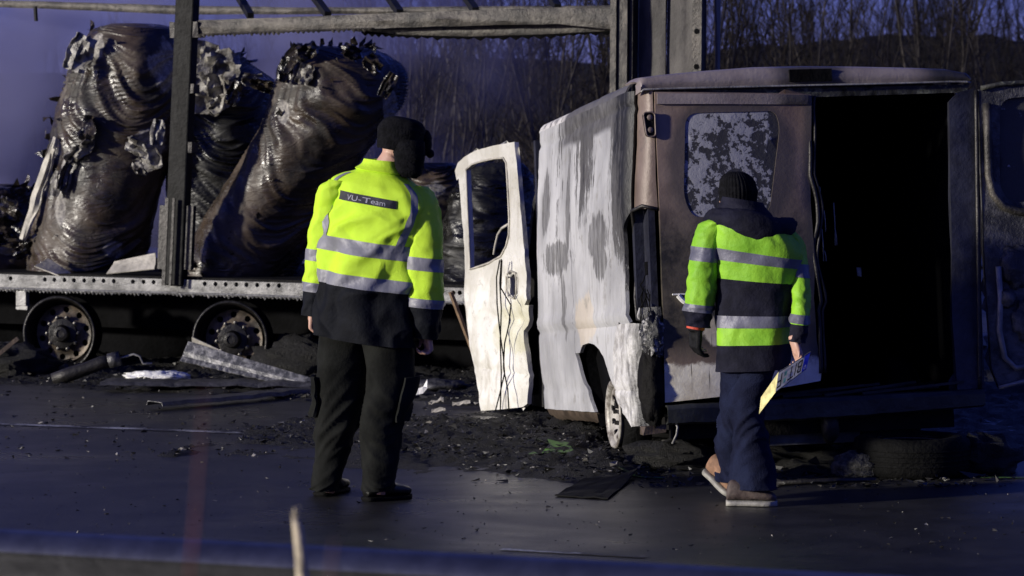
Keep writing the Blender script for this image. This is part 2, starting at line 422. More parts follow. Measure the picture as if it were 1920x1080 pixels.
# lashing rail: holed side strip along the deck edge
top = [(-260, 507), (0, 514), (430, 527), (900, 541), (1180, 548)]; bot = [(1180, 573), (900, 566), (430, 550), (0, 538), (-260, 531)]
hol = []
for x, y in [(84, 524), (102, 524.5), (121, 525), (139, 525.5), (158, 526), (176, 526), (194, 526.5), (213, 527), (249, 528), (269, 528.5), (288, 529), (384, 532), (404, 532.5), (423, 533), (443, 533.5), (462, 534), (482, 534.5), (503, 535), (523, 535.5), (20, 522), (-20, 521), (850, 549), (862, 549)]:
    p = T(x, y); hol.append(circ(p.x, p.z, .0185, 9))
o2 = [(T(x, y).x, T(x, y).z) for x, y in top + bot]
v, f = sheet(o2, hol, .06, lambda u, w: V((u, .004 * nz(u * 3, w * 8, 1), w)))
side_rail = mk('side_rail', v, f, MT['rail'], trailer, True, True, solid=.05)
mk('rail_backing', [V((u, .035, w)) for u, w in o2], [tuple(range(len(o2)))], MT['black'], trailer, False, True)
# ragged molten drip edge under the rail
def drip(name, pts, mat, parent, depth, step, dn):
    v = []; L = 0; N = int((pts[-1] - pts[0]).length / step); g = random.Random(5)
    for i in range(N + 1):
        q = i / N * (len(pts) - 1); k = min(len(pts) - 2, int(q)); p = pts[k].lerp(pts[k + 1], q - k)
        d = depth * (1.0 if i % 2 else .45) * g.uniform(.7, 1.3)
        v += [p, p + V((0, dn - .012, -depth * .35)), p + V((0, dn, -d))]
    f = [(3 * i + a, 3 * i + 3 + a, 3 * i + 4 + a, 3 * i + 1 + a) for i in range(N) for a in (0, 1)]
    return mk(name, v, f, mat, parent, False, True)
drip('molten_edge', [T(x, y) + V((0, -.006, 0)) for x, y in bot[::-1]], MT['toothed'], trailer, .034, .014, -.02)
# deck and chassis
a0, a1 = T(-260, 512).x, T(1180, 553).x; zd = T(400, 522).z
MB().box((a0, .055, zd - .05), (a1, 2.45, zd + .0)).build('deck', MT['soot'], trailer, False, True)
MB().box((a0, 2.46, zd - .12), (a1, 2.5, zd + .02)).build('side_rail', MT['sootrail'], trailer, False, True)
mb = MB()
for y in (.75, 1.7): mb.box((a0, y - .06, .3), (a1, y + .06, zd - .06))
for x in [a0 + .5 * i for i in range(int((a1 - a0) / .5))]: mb.box((x, .12, zd - .16), (x + .06, 2.4, zd - .055))
mb.build('chassis', MT['black'], trailer, False, True)
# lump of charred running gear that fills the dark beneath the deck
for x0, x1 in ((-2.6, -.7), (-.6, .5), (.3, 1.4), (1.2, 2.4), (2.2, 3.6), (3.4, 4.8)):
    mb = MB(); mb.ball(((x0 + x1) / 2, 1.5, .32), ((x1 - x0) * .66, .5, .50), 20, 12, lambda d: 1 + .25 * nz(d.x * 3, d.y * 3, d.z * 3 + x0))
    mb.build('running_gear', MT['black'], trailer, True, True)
p = T(40, 545, -.02)
MB().box((p.x - .05, -.02, p.z - .12), (p.x + .04, .03, p.z)).box((p.x - .06, -.015, p.z - .16), (p.x + .05, .02, p.z - .12), None, .01).build('rail_bracket', MT['greymetal'], trailer, False, True)
# wheels: bare rims
def wheel(cx, cz, tilt):
    M = Matrix.Translation((cx, .0, cz)) @ Matrix.Rotation(R(13), 4, 'Z') @ Matrix.Rotation(R(tilt), 4, 'Y') @ Matrix.Rotation(PI / 2, 4, 'X')   # z axis points out towards the road
    r = .292
    prof = [(r - .012, .0), (r + .006, .012), (r + .012, .026), (r - .004, .034), (r - .018, .02), (r - .03, -.03), (r - .055, -.11), (r - .072, -.13)]
    mb = MB(); mb.lathe(prof, M, 64)
    rim = mk('wheel', mb.v, mb.f, MT['rimdark'], trailer, True, True)
    back = MB(); back.lathe([(r - .012, 0), (r - .05, -.2)], M, 48); mk('rim_barrel', back.v, back.f, MT['rimdark'], rim, True, True)
    hs = [circ(.188 * math.cos(2 * PI * k / 10 + .3), .188 * math.sin(2 * PI * k / 10 + .3), .025, 10) for k in range(10)]
    v, f = sheet(circ(0, 0, .226, 56), hs, .03, lambda x, y: M @ V((x, y, -.095 + .03 * sstep(.17, .10, math.hypot(x, y)) + .012 * sstep(.2, .226, math.hypot(x, y)))))
    mk('disc', v, f, MT['disc'], rim, True, True, solid=.012)
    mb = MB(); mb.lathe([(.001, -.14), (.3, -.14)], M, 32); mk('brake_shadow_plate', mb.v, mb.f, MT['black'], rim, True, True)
    mb = MB(); mb.lathe([(.118, -.062), (.116, -.045), (.07, -.04), (.064, -.012), (.056, .004), (.034, .008), (.030, -.002), (.001, -.002)], M, 36)
    mk('hub', mb.v, mb.f, MT['rimdark'], rim, True, True, angle=35)
    for k in range(10):
        q = 2 * PI * k / 10 + .1; m2 = M @ Matrix.Translation((.135 * math.cos(q) * .95, .135 * math.sin(q) * .95, -.066))
        mb = MB(); mb.lathe([(.0165, 0), (.0165, .016), (.009, .018), (.008, .028), (.0005, .029)], m2, 6)
        mk('wheel_nut', mb.v, mb.f, MT['nut'], rim, False, True)
    # steel cords left of the tyre
    mb = MB(); g = random.Random(int(cx * 100))
    for k in range(3):
        rr = r + .02 + .03 * k; a = g.uniform(3.4, 4.0); pts = [M @ V((rr * math.cos(a + t * .12) * (1 + .04 * nz(t * .3, k, cx)), min(0, 0) + (rr + .05 * k) * math.sin(a + t * .12), -.05 * k + .03 * nz(t * .4, k, 3))) for t in range(17)]
        mb.tube(pts, .004, 4)
    mk('tyre_cord', mb.v, mb.f, MT['rust'], rim, True, True)
b = NB('wheel disc'); n = b.noise(9, 6, .65); c = b.mix(b.step(n, .35, .6), (.022, .017, .012), (.10, .075, .05)); c = b.mix(b.step(b.noise(26, 4), .58, .66), c, (.03, .027, .025)); MT['disc'] = b.out(c, .5, .3, b.bump(n, .006))
MT['rimdark'] = plain('blackened rim', (.014, .013, .012), .38, .5, .7, 8, .004, 30)
MT['nut'] = plain('nut metal', (.05, .047, .043), .35, .6, .4, 20, 0)
w1 = T(113, 626); wheel(w1.x, w1.z, 4); w2 = T(433, 637); wheel(w2.x, w2.z, -3)
# leaning side post with sockets and its foot
pa, pb = T(346, -40, -.05), T(321, 536, -.05); d = (pb - pa)
mb = MB(); N = 14
for i in range(N):
    a, c = pa.lerp(pb, i / N), pa.lerp(pb, (i + 1) / N); w0, w1_ = .078, .078
    mb.bar(a + V((0, .05, 0)), c + V((0, .05, 0)), .165, .11, V((0, 1, 0)))
post = MB().bar(pa + V((0, .06, 0)), pb + V((0, .06, 0)), .10, .165, V((1, 0, 0))); postb = post.build('side_post', MT['post'], trailer, False, True)
md = postb.modifiers.new('b', 'BEVEL'); md.width = .012; md.segments = 2
def onpost(py, n=-.06): q = (py + 40) / 576; return pa.lerp(pb, q) + V((0, n + .05, 0))
mb = MB()
for py, off, w, hh in ((55, -.10, .05, .12), (55, .10, .05, .12), (165, .09, .04, .07), (275, .09, .05, .08)):
    q = onpost(py); mb.box((q.x + off - w / 2, -.03, q.z - hh / 2), (q.x + off + w / 2, .06, q.z + hh / 2), None, .004)
mb.build('post_bracket', MT['darkmetal'], trailer, False, True)
for sx, py0, py1 in ((-.115, 385, 505), (.115, 385, 505)):
    q0, q1 = onpost(py0), onpost(py1)
    MB().bar(q0 + V((sx, .06, 0)), q1 + V((sx, .06, 0)), .045, .07, V((1, 0, 0))).build('foot_plate', MT['darkmetal'], trailer, False, True)
q0, q1 = onpost(370), onpost(535)
mb = MB(); mb.bar(q0 + V((-.03, -.055, 0)), q1 + V((-.03, -.055, 0)), .012, .03, V((1, 0, 0))); mb.bar(q0 + V((.03, -.055, 0)), q1 + V((.03, -.055, 0)), .012, .02, V((1, 0, 0)))
mb.build('latch_strip', MT['darkmetal'], trailer, False, True)
# near roof rail, sagging, with a bowed plate below it
def band(name, tp, bt, n, thick, mat, wav=.006):
    m = len(tp); v = []; K = 10
    for i in range((m - 1) * K + 1):
        q = i / K; k = min(m - 2, int(q)); s = q - k
        a = T(tp[k][0] + (tp[k + 1][0] - tp[k][0]) * s, tp[k][1] + (tp[k + 1][1] - tp[k][1]) * s, n); c = T(bt[k][0] + (bt[k + 1][0] - bt[k][0]) * s, bt[k][1] + (bt[k + 1][1] - bt[k][1]) * s, n)
        for j in range(5): p = a.lerp(c, j / 4); v.append(p + V((0, wav * nz(p.x * 4, j * .8, n) - .012 * math.sin(j / 4 * PI), wav * nz(p.x * 6, 2, n) * .5)))
    f = [(i * 5 + j, i * 5 + 5 + j, i * 5 + 6 + j, i * 5 + 1 + j) for i in range((m - 1) * K) for j in range(4)]
    return mk(name, v, f, mat, trailer, True, True, solid=thick)
band('roof_rail', [(364, 38), (520, 33), (800, 22), (1040, 14), (1152, 17)], [(364, 67), (520, 61), (800, 50), (1040, 45), (1152, 55)], 0, -.09, MT['sootrail'], .012)
drip('molten_edge', [T(x, y, 0) + V((0, -.01, .01)) for x, y in ((366, 66), (520, 60), (700, 54))], MT['sootrail'], trailer, .03, .02, -.01)
band('bowed_plate', [(660, 50), (760, 48), (880, 46), (1020, 42), (1152, 48)], [(660, 58), (760, 67), (880, 70), (1020, 66), (1152, 59)], .12, -.012, MT['greysoot'] if 'greysoot' in MT else MT['sootrail'], .004)
drip('molten_edge', [T(x, y, .12) + V((0, -.01, .006)) for x, y in ((680, 60), (760, 67), (880, 70), (1020, 66), (1150, 59))], MT['black'], trailer, .03, .04, -.005)
# far roof rail and bows
band('roof_rail', [(-120, -2), (100, 3), (330, 10), (560, 14), (1152, 10)], [(-120, 10), (100, 17), (330, 27), (560, 27), (1152, 22)], 2.4, -.08, MT['sootrail'])
for (x0, y0), x1 in (((615, 28), 560), ((750, 24), 702), ((892, 20), 845), ((1046, 14), 1010), ((470, 30), 425)):
    MB().bar(T(x0, y0, .04), T(x1, -45, 1.3), .05, .05).build('roof_bow', MT['post'], trailer, False, True)
q = T(66, 12, 2.35); MB().bar(q, q + V((.01, 0, -.13)), .03, .02).build('hanging_hook', MT['post'], trailer, False, True)
# headboard at the right-hand end
ex = T(1170, 100).x; zt = T(1170, -60).z; zb = zd
b = NB('headboard'); n = b.noise(4, 5, .6, b.map((1, 5, .6))); n2 = b.noise(12, 6, .7)
c = b.mix(b.step(n, .35, .65), (.030, .027, .025), (.075, .068, .062)); c = b.mix(b.step(n2, .6, .72), c, (.012, .011, .011)); MT['head'] = b.out(c, .65, .1, b.bump(n2, .006))
hx0, hx1 = ex + .065, T(1302, 60, .12).x
for k in range(2):
    x0, x1 = (hx0, hx0 + (hx1 - hx0) * .48) if k == 0 else (hx0 + (hx1 - hx0) * .485, hx1); v = []
    for j in range(13):
        for i in range(9): v.append(V((x0 + (x1 - x0) * i / 8, .12 + .03 * k + .012 * nz(j * .5, i * .6, k), zb - .2 + (zt - zb + .2) * j / 12)))
    mk('headboard_panel', v, [(j * 9 + i, j * 9 + i + 1, j * 9 + i + 10, j * 9 + i + 9) for j in range(12) for i in range(8)], MT['head'], trailer, True, True, solid=.03)
for x0, x1, y0, y1, m in ((-.10, -.055, -.02, .1, 'sootrail'), (-.05, -.01, .0, .1, 'darkmetal'), (-.005, .03, -.02, .1, 'sootrail'), (.035, .06, .01, .12, 'darkmetal'), (.0, .05, .10, .158, 'sootrail')):
    MB().box((ex + x0, y0, zb - .3), (ex + x1, y1, zt)).build('corner_post', MT[m], trailer, False, True)
MB().box((hx1 + .005, .06, zb), (hx1 + .075, .16, zt)).build('corner_post', MT['sootrail'], trailer, False, True)
for z in (2.35, 2.6, 2.85):
    MB().lathe([(.001, .0), (.020, .0), (.020, -.01)], Matrix.Translation((hx1 + .04, .056, z)) @ Matrix.Rotation(PI / 2, 4, 'X'), 10).build('post_hole', MT['black'], trailer, False, True)
v = []; hx2 = T(1352, 60, .3).x
for j in range(13):
    for i in range(7): v.append(V((hx1 + .08 + (hx2 - hx1 - .08) * i / 6 * (1 - .25 * sstep(.75, 1, j / 12) * i / 6), .40 - .22 * i / 6 + .03 * nz(j * .4, i * .5, 8), zb + (zt - zb) * j / 12)))
mk('torn_side_panel', v, [(j * 7 + i, j * 7 + i + 1, j * 7 + i + 8, j * 7 + i + 7) for j in range(12) for i in range(6)], MT['head'], trailer, True, True, solid=.015)

# ------------------------------------------------------------------ the melted rolls on the deck
def rollmat(name, pale, seed, darkened=False):
    b = NB(name)
    n = b.noise(2.4, 6, .6, b.map((1, 1, .8), (seed, 0, 0))); n2 = b.noise(16, 5, .65); v1 = b.noise(30, 4, .7)
    c = b.mix(b.step(n, .35, .65), (.012, .010, .0085), (.065, .047, .033))
    c = b.mix(b.ma('MULTIPLY', b.step(n2, .55, .75), .6), c, (.085, .060, .040))
    gr = b.ma('MULTIPLY', b.step(b.ma('ADD', b.noise(2.6, 4, .5, b.map((1, 1, .6), (seed + 4, 1, 2))), b.ma('MULTIPLY', b.ma('SUBTRACT', n2, .5), .25)), .60, .70), b.step(b.xyz()[2], .1, 1.2))
    c = b.mix(b.ma('MULTIPLY', gr, .7), c, (.12, .105, .088))
    if darkened: c = b.mix(b.step(b.ma('ADD', b.xyz()[2], b.ma('MULTIPLY', n2, .25)), 1.42, 1.62), (.004, .0038, .0038), c)  # lower part blackened: shade of the neighbouring roll painted into the colour
    wr = b.ma('ADD', b.ma('ABSOLUTE', b.ma('SUBTRACT', b.noise(6.5, 3, .5, b.map((1, 1, 2.6), (seed, 3, 1), (.35, .3, 0)), 1.2), .5)), b.ma('MULTIPLY', v1, .12))
    m = None
    for cc, rr in pale:
        q = b.blob(cc, rr, .55, 6); m = q if m is None else b.ma('MAXIMUM', m, q)
    rough = b.ma('ADD', .22, b.ma('MULTIPLY', b.step(b.noise(3.5, 5, .65, b.map((1, 1, 1.8), (seed, 1, 5))), .38, .60), .42))
    if m is not None:
        c = b.mix(m, c, b.mix(b.step(v1, .35, .7), (.14, .13, .125), (.36, .34, .30))); rough = b.ma('ADD', rough, b.ma('MULTIPLY', m, .3))
    return b.out(c, rough, 0, b.bump(b.ma('ADD', wr, b.ma('MULTIPLY', n2, .25)), .018, .7), .45)
def ridges(u, t, seed, amp):
    """draped folds: arcs that sag round the roll"""
    a = u * 2 * PI
    s = t * 15 + 4.4 * math.cos(a + .9) + 3.4 * nz(u * 2.6, t * 3.2, seed) + .9 * nz(u * 6, t * 7, seed + 3)
    k = sstep(-.3, .45, nz(u * 3.1, t * 4.2, seed + 9))
    r1 = max(0, 1 - 2.6 * abs(nz(u * 3.4 + seed, s, seed))) ** 2; r2 = max(0, 1 - 2.2 * abs(nz(u * 7 + seed, s * 2.3, seed + 2))) ** 2
    return amp * (1.35 * r1 * (.35 + .65 * k) + .75 * r2 * (.3 + .7 * k) + 1.7 * nz(u * 2.5, t * 2, seed + 7) + 1.2 * nz(u * 5, t * 4.4, seed + 8) + .5 * nz(u * 12, t * 9, seed + 1))
def roll(name, rows, n0, dep, label, seed, amp, pale, nt=420, nu=130, lean=.2, darkened=False):
    """rows: (py, centre px, half width px)"""
    rows = sorted(rows, key=lambda r: -r[0]); keys = []
    for i, (py, cx, hw) in enumerate(rows):
        q = i / (len(rows) - 1); n = n0 + lean * q; c = T(cx, py, n); e = T(cx + hw, py, n)
        a = (e - c).length
        keys.append((q, TF.m @ c, _tx * a, _ty * min(dep, a * 1.15)))
    L = Loft(keys, 2.1, lambda u, t: ridges(u, t, seed, amp) * sstep(1.0, .93, t) - .05 * sstep(.93, 1, t) * 0)
    o = empty(name, Matrix.Translation(keys[0][1]), label, 'melted roll', 'melted rolls of packaging on the trailer')
    v, f = L.grid(0, 1, nt, nu, cap=3)
    mat = rollmat('melted roll', [(o.matrix_world.inverted() @ (TF.m @ T(x, y, n)), r) for x, y, n, r in pale], seed, darkened)
    mk('roll_body', v, f, mat, o)
    return o, L
RA, LA = roll('melted_roll', [(512, 158, 92), (460, 166, 94), (400, 180, 100), (300, 205, 104), (220, 224, 106), (140, 244, 92), (90, 252, 78), (58, 255, 64), (46, 255, 40)], .75, .45,
    'tall sooty roll with a white torn sheet down its left edge', 3, .030,
    [(296, 115, .2, (.15, .8, .27)), (183, 85, .5, (.07, .5, .11)), (125, 330, .4, (.05, .4, .16)), (268, 272, .2, (.14, .8, .15)), (212, 470, .3, (.13, .3, .09)), (110, 390, .3, (.05, .4, .13))])
RB, LB = roll('melted_roll', [(520, 436, 92), (470, 462, 90), (400, 500, 92), (300, 566, 100), (220, 618, 106), (160, 636, 104), (120, 636, 90), (96, 628, 66), (88, 622, 40)], .70, .45,
    'slumped dark roll with rippled folds, leaning right just behind the black-hatted man', 21, .034,
    [(570, 140, .3, (.06, .3, .07)), (732, 210, .7, (.06, .5, .2)), (530, 210, .3, (.05, .3, .1))])
RC, LC = roll('melted_roll', [(520, 420, 95), (400, 425, 92), (300, 428, 92), (220, 428, 90), (160, 425, 80), (120, 405, 60), (100, 392, 40)], 1.35, .5,
    'dark roll standing between the two leaning rolls with a crumpled whitish top', 40, .03, [(392, 160, .85, (.2, .4, .17)), (365, 130, .85, (.1, .4, .15))], darkened=True)
RD, LD = roll('melted_roll', [(515, -10, 75), (450, -8, 72), (400, 0, 62), (365, 5, 50), (345, 8, 30)], .9, .5,
    'low collapsed black heap of roll at the far left of the deck', 60, .05, [(10, 470, .5, (.1, .3, .05))], 70, 70)
RE, LE = roll('melted_roll', [(530, 760, 115), (450, 775, 100), (380, 800, 80), (330, 815, 55), (305, 815, 30)], 1.2, .5,
    'low charred lump of roll half hidden behind the man in the black hat', 77, .04, [(815, 350, .75, (.12, .4, .12))], 90, 80)
RF, LF_ = roll('melted_roll', [(545, 915, 85), (480, 915, 82), (400, 920, 74), (340, 930, 60), (305, 935, 40)], 1.0, .5,
    'black mass added to darken the view through the window of the van front door', 91, .03, [], 90, 80, darkened=True)  # added black filler, built like a roll, for the dark in the door window
# torn flaps of film on the rolls
def flap(parent, c, w, h, mat, seed, rot):
    g = random.Random(seed); v = []; n = 8; m3 = Matrix.Rotation(rot, 3, 'Y') @ Matrix.Rotation(g.uniform(-.7, .7), 3, 'Z')
    for j in range(n + 1):
        for i in range(n + 1):
            x, z = (i / n - .5) * w * (1 - .55 * abs(j / n - .5) * g.uniform(.6, 1.4)), (j / n - .5) * h
            p = V((x, .40 * w * nz(i * .42, j * .35, seed) + .08 * w * nz(i * .9, j * .8, seed + 2), z + .1 * h * nz(i * .7, j, seed + 4))); v.append(c + m3 @ p)
    return mk('torn_flap', v, [(j * (n + 1) + i, j * (n + 1) + i + 1, (j + 1) * (n + 1) + i + 1, (j + 1) * (n + 1) + i) for j in range(n) for i in range(n)], mat, parent, True, False, solid=.006)
b = NB('torn film dark'); n = b.noise(12, 5, .6); MT['film'] = b.out(b.mix(b.step(n, .4, .65), (.006, .0055, .0055), (.05, .04, .03)), .24, 0, b.bump(b.noise(40, 3), .008))
b = NB('torn film pale'); n = b.noise(10, 5, .6); MT['filmpale'] = b.out(b.mix(b.step(n, .38, .62), (.035, .03, .026), (.30, .285, .25)), .4, 0, b.bump(b.noise(40, 3), .008))
fl = [(RA, 150, 100, .22, .3, 'filmpale', .4), (RA, 148, 285, .3, .1, 'filmpale', -.6), (RA, 122, 330, .1, .24, 'film', .3), (RA, 106, 345, .1, .2, 'filmpale', .2),
      (RA, 255, 275, .24, .12, 'filmpale', .5), (RA, 285, 300, .2, .16, 'filmpale', -.3), (RA, 262, 315, .16, .1, 'filmpale', .8), (RA, 295, 248, .12, .2, 'filmpale', .1), (RA, 165, 240, .16, .2, 'film', .2),
      (RB, 545, 110, .14, .24, 'film', .5), (RB, 575, 97, .2, .12, 'film', -.4), (RB, 660, 98, .2, .1, 'film', .5), (RB, 700, 120, .18, .12, 'film', .8), (RB, 535, 130, .12, .2, 'film', .2), (RB, 572, 140, .14, .16, 'filmpale', .3), (RB, 728, 160, .1, .2, 'film', .5), (RB, 425, 460, .2, .1, 'film', -.3), (RB, 450, 425, .1, .2, 'film', .6), (RB, 380, 500, .24, .08, 'film', .1),
      (RC, 378, 112, .34, .3, 'filmpale', .3), (RC, 412, 128, .36, .28, 'filmpale', -.2), (RC, 392, 172, .34, .36, 'filmpale', .1), (RC, 440, 175, .14, .2, 'film', .4), (RC, 475, 150, .2, .1, 'filmpale', .1), (RC, 495, 160, .24, .1, 'film', .3), (RC, 410, 195, .18, .12, 'filmpale', -.5),
      (RD, 15, 390, .2, .16, 'film', .3), (RD, 20, 420, .2, .2, 'film', -.3), (RD, 10, 450, .3, .12, 'film', .1), (RD, 45, 470, .2, .1, 'film', -.5)]
for i, (o, x, y, w, h, m, r) in enumerate(fl):
    n = .30 if o is RA or o is RB else .85 if o is RC else .45
    flap(o, TF.m @ T(x, y, n), w, h, MT[m], 300 + i, r)
# spiky torn fringe along the top of the right-hand roll and the left flank of the tall one
def fringe(parent, L, us, ts, n, size, mat, seed):
    g = random.Random(seed); mb = MB()
    for k in range(n):
        u = g.uniform(*us); t = g.uniform(*ts); c = L.pt(u, t); d = (c - L.ring(t)[0]).normalized() * g.uniform(.4, 1) + V((g.gauss(0, .5), g.gauss(0, .3), g.gauss(.3, .6)))
        s = size * g.uniform(.5, 1.4); w = V((g.gauss(0, 1), g.gauss(0, .5), g.gauss(0, 1))).normalized() * s * .4
        mid = c + d.normalized() * s * .55 + V((g.gauss(0, .2), g.gauss(0, .2), g.gauss(0, .2))) * s; tip = c + d.normalized() * s
        mb.add([c - w, c + w, mid + w * .7, mid - w * .6, tip], [(0, 1, 2, 3), (3, 2, 4)])
    mb.build('torn_fringe', mat, parent)['kind'] = 'stuff'
fringe(RB, LB, (.0, 1), (.9, 1), 40, .08, MT['film'], 1); fringe(RB, LB, (.5, .85), (.0, .9), 30, .05, MT['film'], 2)
fringe(RA, LA, (.42, .58), (.1, .88), 34, .10, MT['film'], 3); fringe(RA, LA, (.5, .8), (.1, .9), 26, .05, MT['filmpale'], 4); fringe(RC, LC, (0, 1), (.85, 1), 22, .10, MT['filmpale'], 5); fringe(RD, LD, (0, 1), (.4, 1), 60, .09, MT['film'], 6)
# white torn sheet down the left edge of the tall roll
v = []
for i in range(21):
    q = i / 20; x = 104 + (44 - 104) * q ** 1.15 + 3 * nz(q * 5, 1, 1); y = 258 + 192 * q; w = 4 + 5 * math.sin(q * PI) + 2 * nz(q * 9, 3, 1)
    for s in (-1, -.3, .4, 1): v.append(TF.m @ T(x + s * w, y + 2 * s, .40 + .04 * nz(q * 4, s, 2)))
mk('pale_edge_sheet', v, [(4 * i + j, 4 * i + j + 1, 4 * i + 5 + j, 4 * i + 4 + j) for i in range(20) for j in range(3)], MT['paleash'], RA, True, False, solid=.02)
# pale bent plates lying on the deck edge
def plate_on_deck(px4, n0, n1, label, mat):
    pts = [TF.m @ T(x, y, n) for (x, y), n in zip(px4, n0)]
    v = []; N = 8
    for j in range(N + 1):
        for i in range(N + 1):
            p = pts[0].lerp(pts[1], i / N).lerp(pts[3].lerp(pts[2], i / N), j / N); v.append(p + _ty * (.012 * math.sin(i / N * PI) + .008 * nz(i * .6, j * .5, px4[0][0])))
    o = mk('metal_plate', v, [(j * (N + 1) + i, j * (N + 1) + i + 1, (j + 1) * (N + 1) + i + 1, (j + 1) * (N + 1) + i) for j in range(N) for i in range(N)], mat, None, True, solid=.008)
    return tag(o, label, 'metal plate')
plate_on_deck([(64, 500), (90, 485), (134, 514), (110, 518)], (.05, .2, .2, .05), 0, 'small pale bent plate on the deck edge below the tall left roll', MT['paleash'])
plate_on_deck([(200, 514), (215, 491), (292, 475), (290, 505)], (.06, .16, .16, .06), 0, 'long pale plate leaning on the deck edge just left of the black post', MT['paleash'])

# ------------------------------------------------------------------ the burnt van
def axes(yaw, pitch, roll):
    cy, sy = math.cos(yaw), math.sin(yaw)
    r, f, u = V((cy, sy, 0)), V((-sy, cy, 0)), V((0, 0, 1))
    f2 = f * math.cos(pitch) - u * math.sin(pitch); u2 = u * math.cos(pitch) + f * math.sin(pitch)
    return r * math.cos(roll) + u2 * math.sin(roll), f2, u2 * math.cos(roll) - r * math.sin(roll)
_vr, _vf, _vu = axes(R(10.37), R(4.34), R(1.51))
VF = Frame((.6604, 14.0189, .317), _vr, _vf, _vu)       # x right, y forward, z up, from the rear left lower corner
van = empty('burnt_van', VF.m, 'burnt out white panel van with its rear open, scorched and stripped of paint', 'van')
def VS(px, py, d=0.0): p = VF.at(px, py, 0, d); return (p.y, p.z)      # left side plane
def VR(px, py, d=0.0): p = VF.at(px, py, 1, d); return (p.x, p.z)      # rear plane
def vobj(name, v, f, mat, parent=None, smooth=True, **k): return mk(name, v, f, mat, parent or van, smooth, True, **k)

# scorched white side paint
b = NB('scorched van paint')
X = b.xyz(); y, z = X[1], X[2]
st = b.noise(1.0, 6, .68, b.map((1, 9, .9))); st2 = b.noise(1.0, 6, .7, b.map((1, 30, 2.2), (0, 3, 0))); fl = b.noise(22, 6, .72, b.map((1, 1.0, .5))); soft = b.noise(1.6, 4, .55)
topm = b.step(z, .75, 1.75)
ys1 = b.ma('SUBTRACT', 1, b.ma('MINIMUM', b.ma('ABSOLUTE', b.ma('MULTIPLY', b.ma('SUBTRACT', y, 1.20), 2.6)), 1))      # wide streak behind the seam
ys2 = b.ma('SUBTRACT', 1, b.ma('MINIMUM', b.ma('ABSOLUTE', b.ma('MULTIPLY', b.ma('SUBTRACT', y, 1.95), 6.0)), 1))     # narrow run
rear = b.step(y, .75, .10)
d = b.ma('MULTIPLY', ys1, b.ma('MULTIPLY', b.step(z, .75, 1.35), .36))
d = b.ma('ADD', d, b.ma('MULTIPLY', ys2, b.ma('MULTIPLY', b.step(z, .45, .8), .22)))
d = b.ma('ADD', d, b.ma('MULTIPLY', rear, b.ma('MULTIPLY', b.step(z, .45, .95), .55)))
d = b.ma('ADD', d, b.ma('MULTIPLY', topm, .12))
d = b.ma('ADD', d, b.ma('MULTIPLY', b.ma('SUBTRACT', st, .5), .75)); d = b.ma('ADD', d, b.ma('MULTIPLY', b.ma('SUBTRACT', st2, .5), .7)); d = b.ma('ADD', d, b.ma('MULTIPLY', b.ma('SUBTRACT', fl, .5), .55))
sootm = b.step(d, .24, .33)
upper = b.ma('MULTIPLY', b.step(b.ma('ADD', z, b.ma('MULTIPLY', soft, .10)), 1.565, 1.61), b.step(b.ma('ADD', y, b.ma('MULTIPLY', st, .5)), 2.25, 2.0))
sootm = b.ma('MAXIMUM', sootm, upper)
for c_, r_ in (((0, 1.95, .90), (.5, .44, .10)), ((0, 2.3, 1.25), (.5, .12, .2)), ((0, 1.62, 1.2), (.5, .06, .35)), ((0, .80, .97), (.5, .27, .13)), ((0, .74, .84), (.5, .17, .10)), ((0, 1.80, .62), (.5, .07, .2))):
    sootm = b.ma('MAXIMUM', sootm, b.ma('MULTIPLY', b.blob(c_, r_, 1.1, 5, b.map((1, 2.2, 1.0))), b.ma('ADD', .35, b.ma('MULTIPLY', b.step(st2, .35, .6), .6))))
base = b.mix(b.step(soft, .3, .7), (.27, .27, .278), (.50, .50, .505)); base = b.mix(b.ma('MULTIPLY', b.step(st2, .50, .70), .7), base, (.24, .237, .235))
base = b.mix(b.ma('MULTIPLY', b.blob((0, 1.25, .52), (.5, .3, .14), 1.0, 5), .4), base, (.62, .50, .33))
base = b.mix(b.ma('MULTIPLY', b.step(b.noise(7, 5, .7), .57, .68), .6), base, (.22, .21, .19))
MT['vanside'] = b.out(b.mix(sootm, base, b.mix(b.step(b.ma('ADD', d, b.ma('MULTIPLY', b.ma('SUBTRACT', fl, .5), .5)), .36, .62), b.mix(b.step(fl, .3, .7), (.05, .048, .047), (.125, .122, .12)), (.010, .010, .010))), .5, 0, b.bump(b.ma('ADD', fl, b.ma('MULTIPLY', sootm, -.8)), .006), .4)
# side sheets -------------------------------------------------------
def xprof(y, z):
    t = .012 + .05 * sstep(.95, 1.75, z) + .018 * sstep(.35, -.03, z)
    t -= .012 * math.exp(-((z - .52) / .03) ** 2) - .010 * math.exp(-((z - .47) / .02) ** 2)          # pressed crease
    t += .010 * math.exp(-((z - .13) / .012) ** 2)
    if z > 1.60: t += .012 * math.exp(-((z - 1.615) / .012) ** 2)
    t += .020 * nz(y * 1.7, z * 1.3, 4) + .008 * nz(y * 5, z * 3, 7) + .003 * nz(y * 16, z * 12, 2)
    t += .012 * math.exp(-((y - 1.96) / .05) ** 2) * sstep(.3, .8, z) * sstep(1.6, 1.3, z)
    t += .045 * sstep(.22, .10, y) ** 2                                                      # turns in at the rear corner
    return t
side_pt = lambda y, z: V((xprof(y, z), y, z))
arch = [(1.13, -.01), (1.27, .10), (1.44, .24), (1.41, .335), (1.31, .378), (1.17, .388), (1.02, .378), (.90, .352), (.80, .312), (.705, .247), (.61, .17), (.53, .10), (.47, .03), (.44, -.05)]
front = [(2.655, -.03), (2.66, .20), (2.645, .5), (2.62, 1.0), (2.60, 1.4), (2.575, 1.70), (1.553, 1.70), (1.553, .384)]
fa = [(1.553, .10 + .23), (1.44, .24), (1.27, .10), (1.13, -.01)]
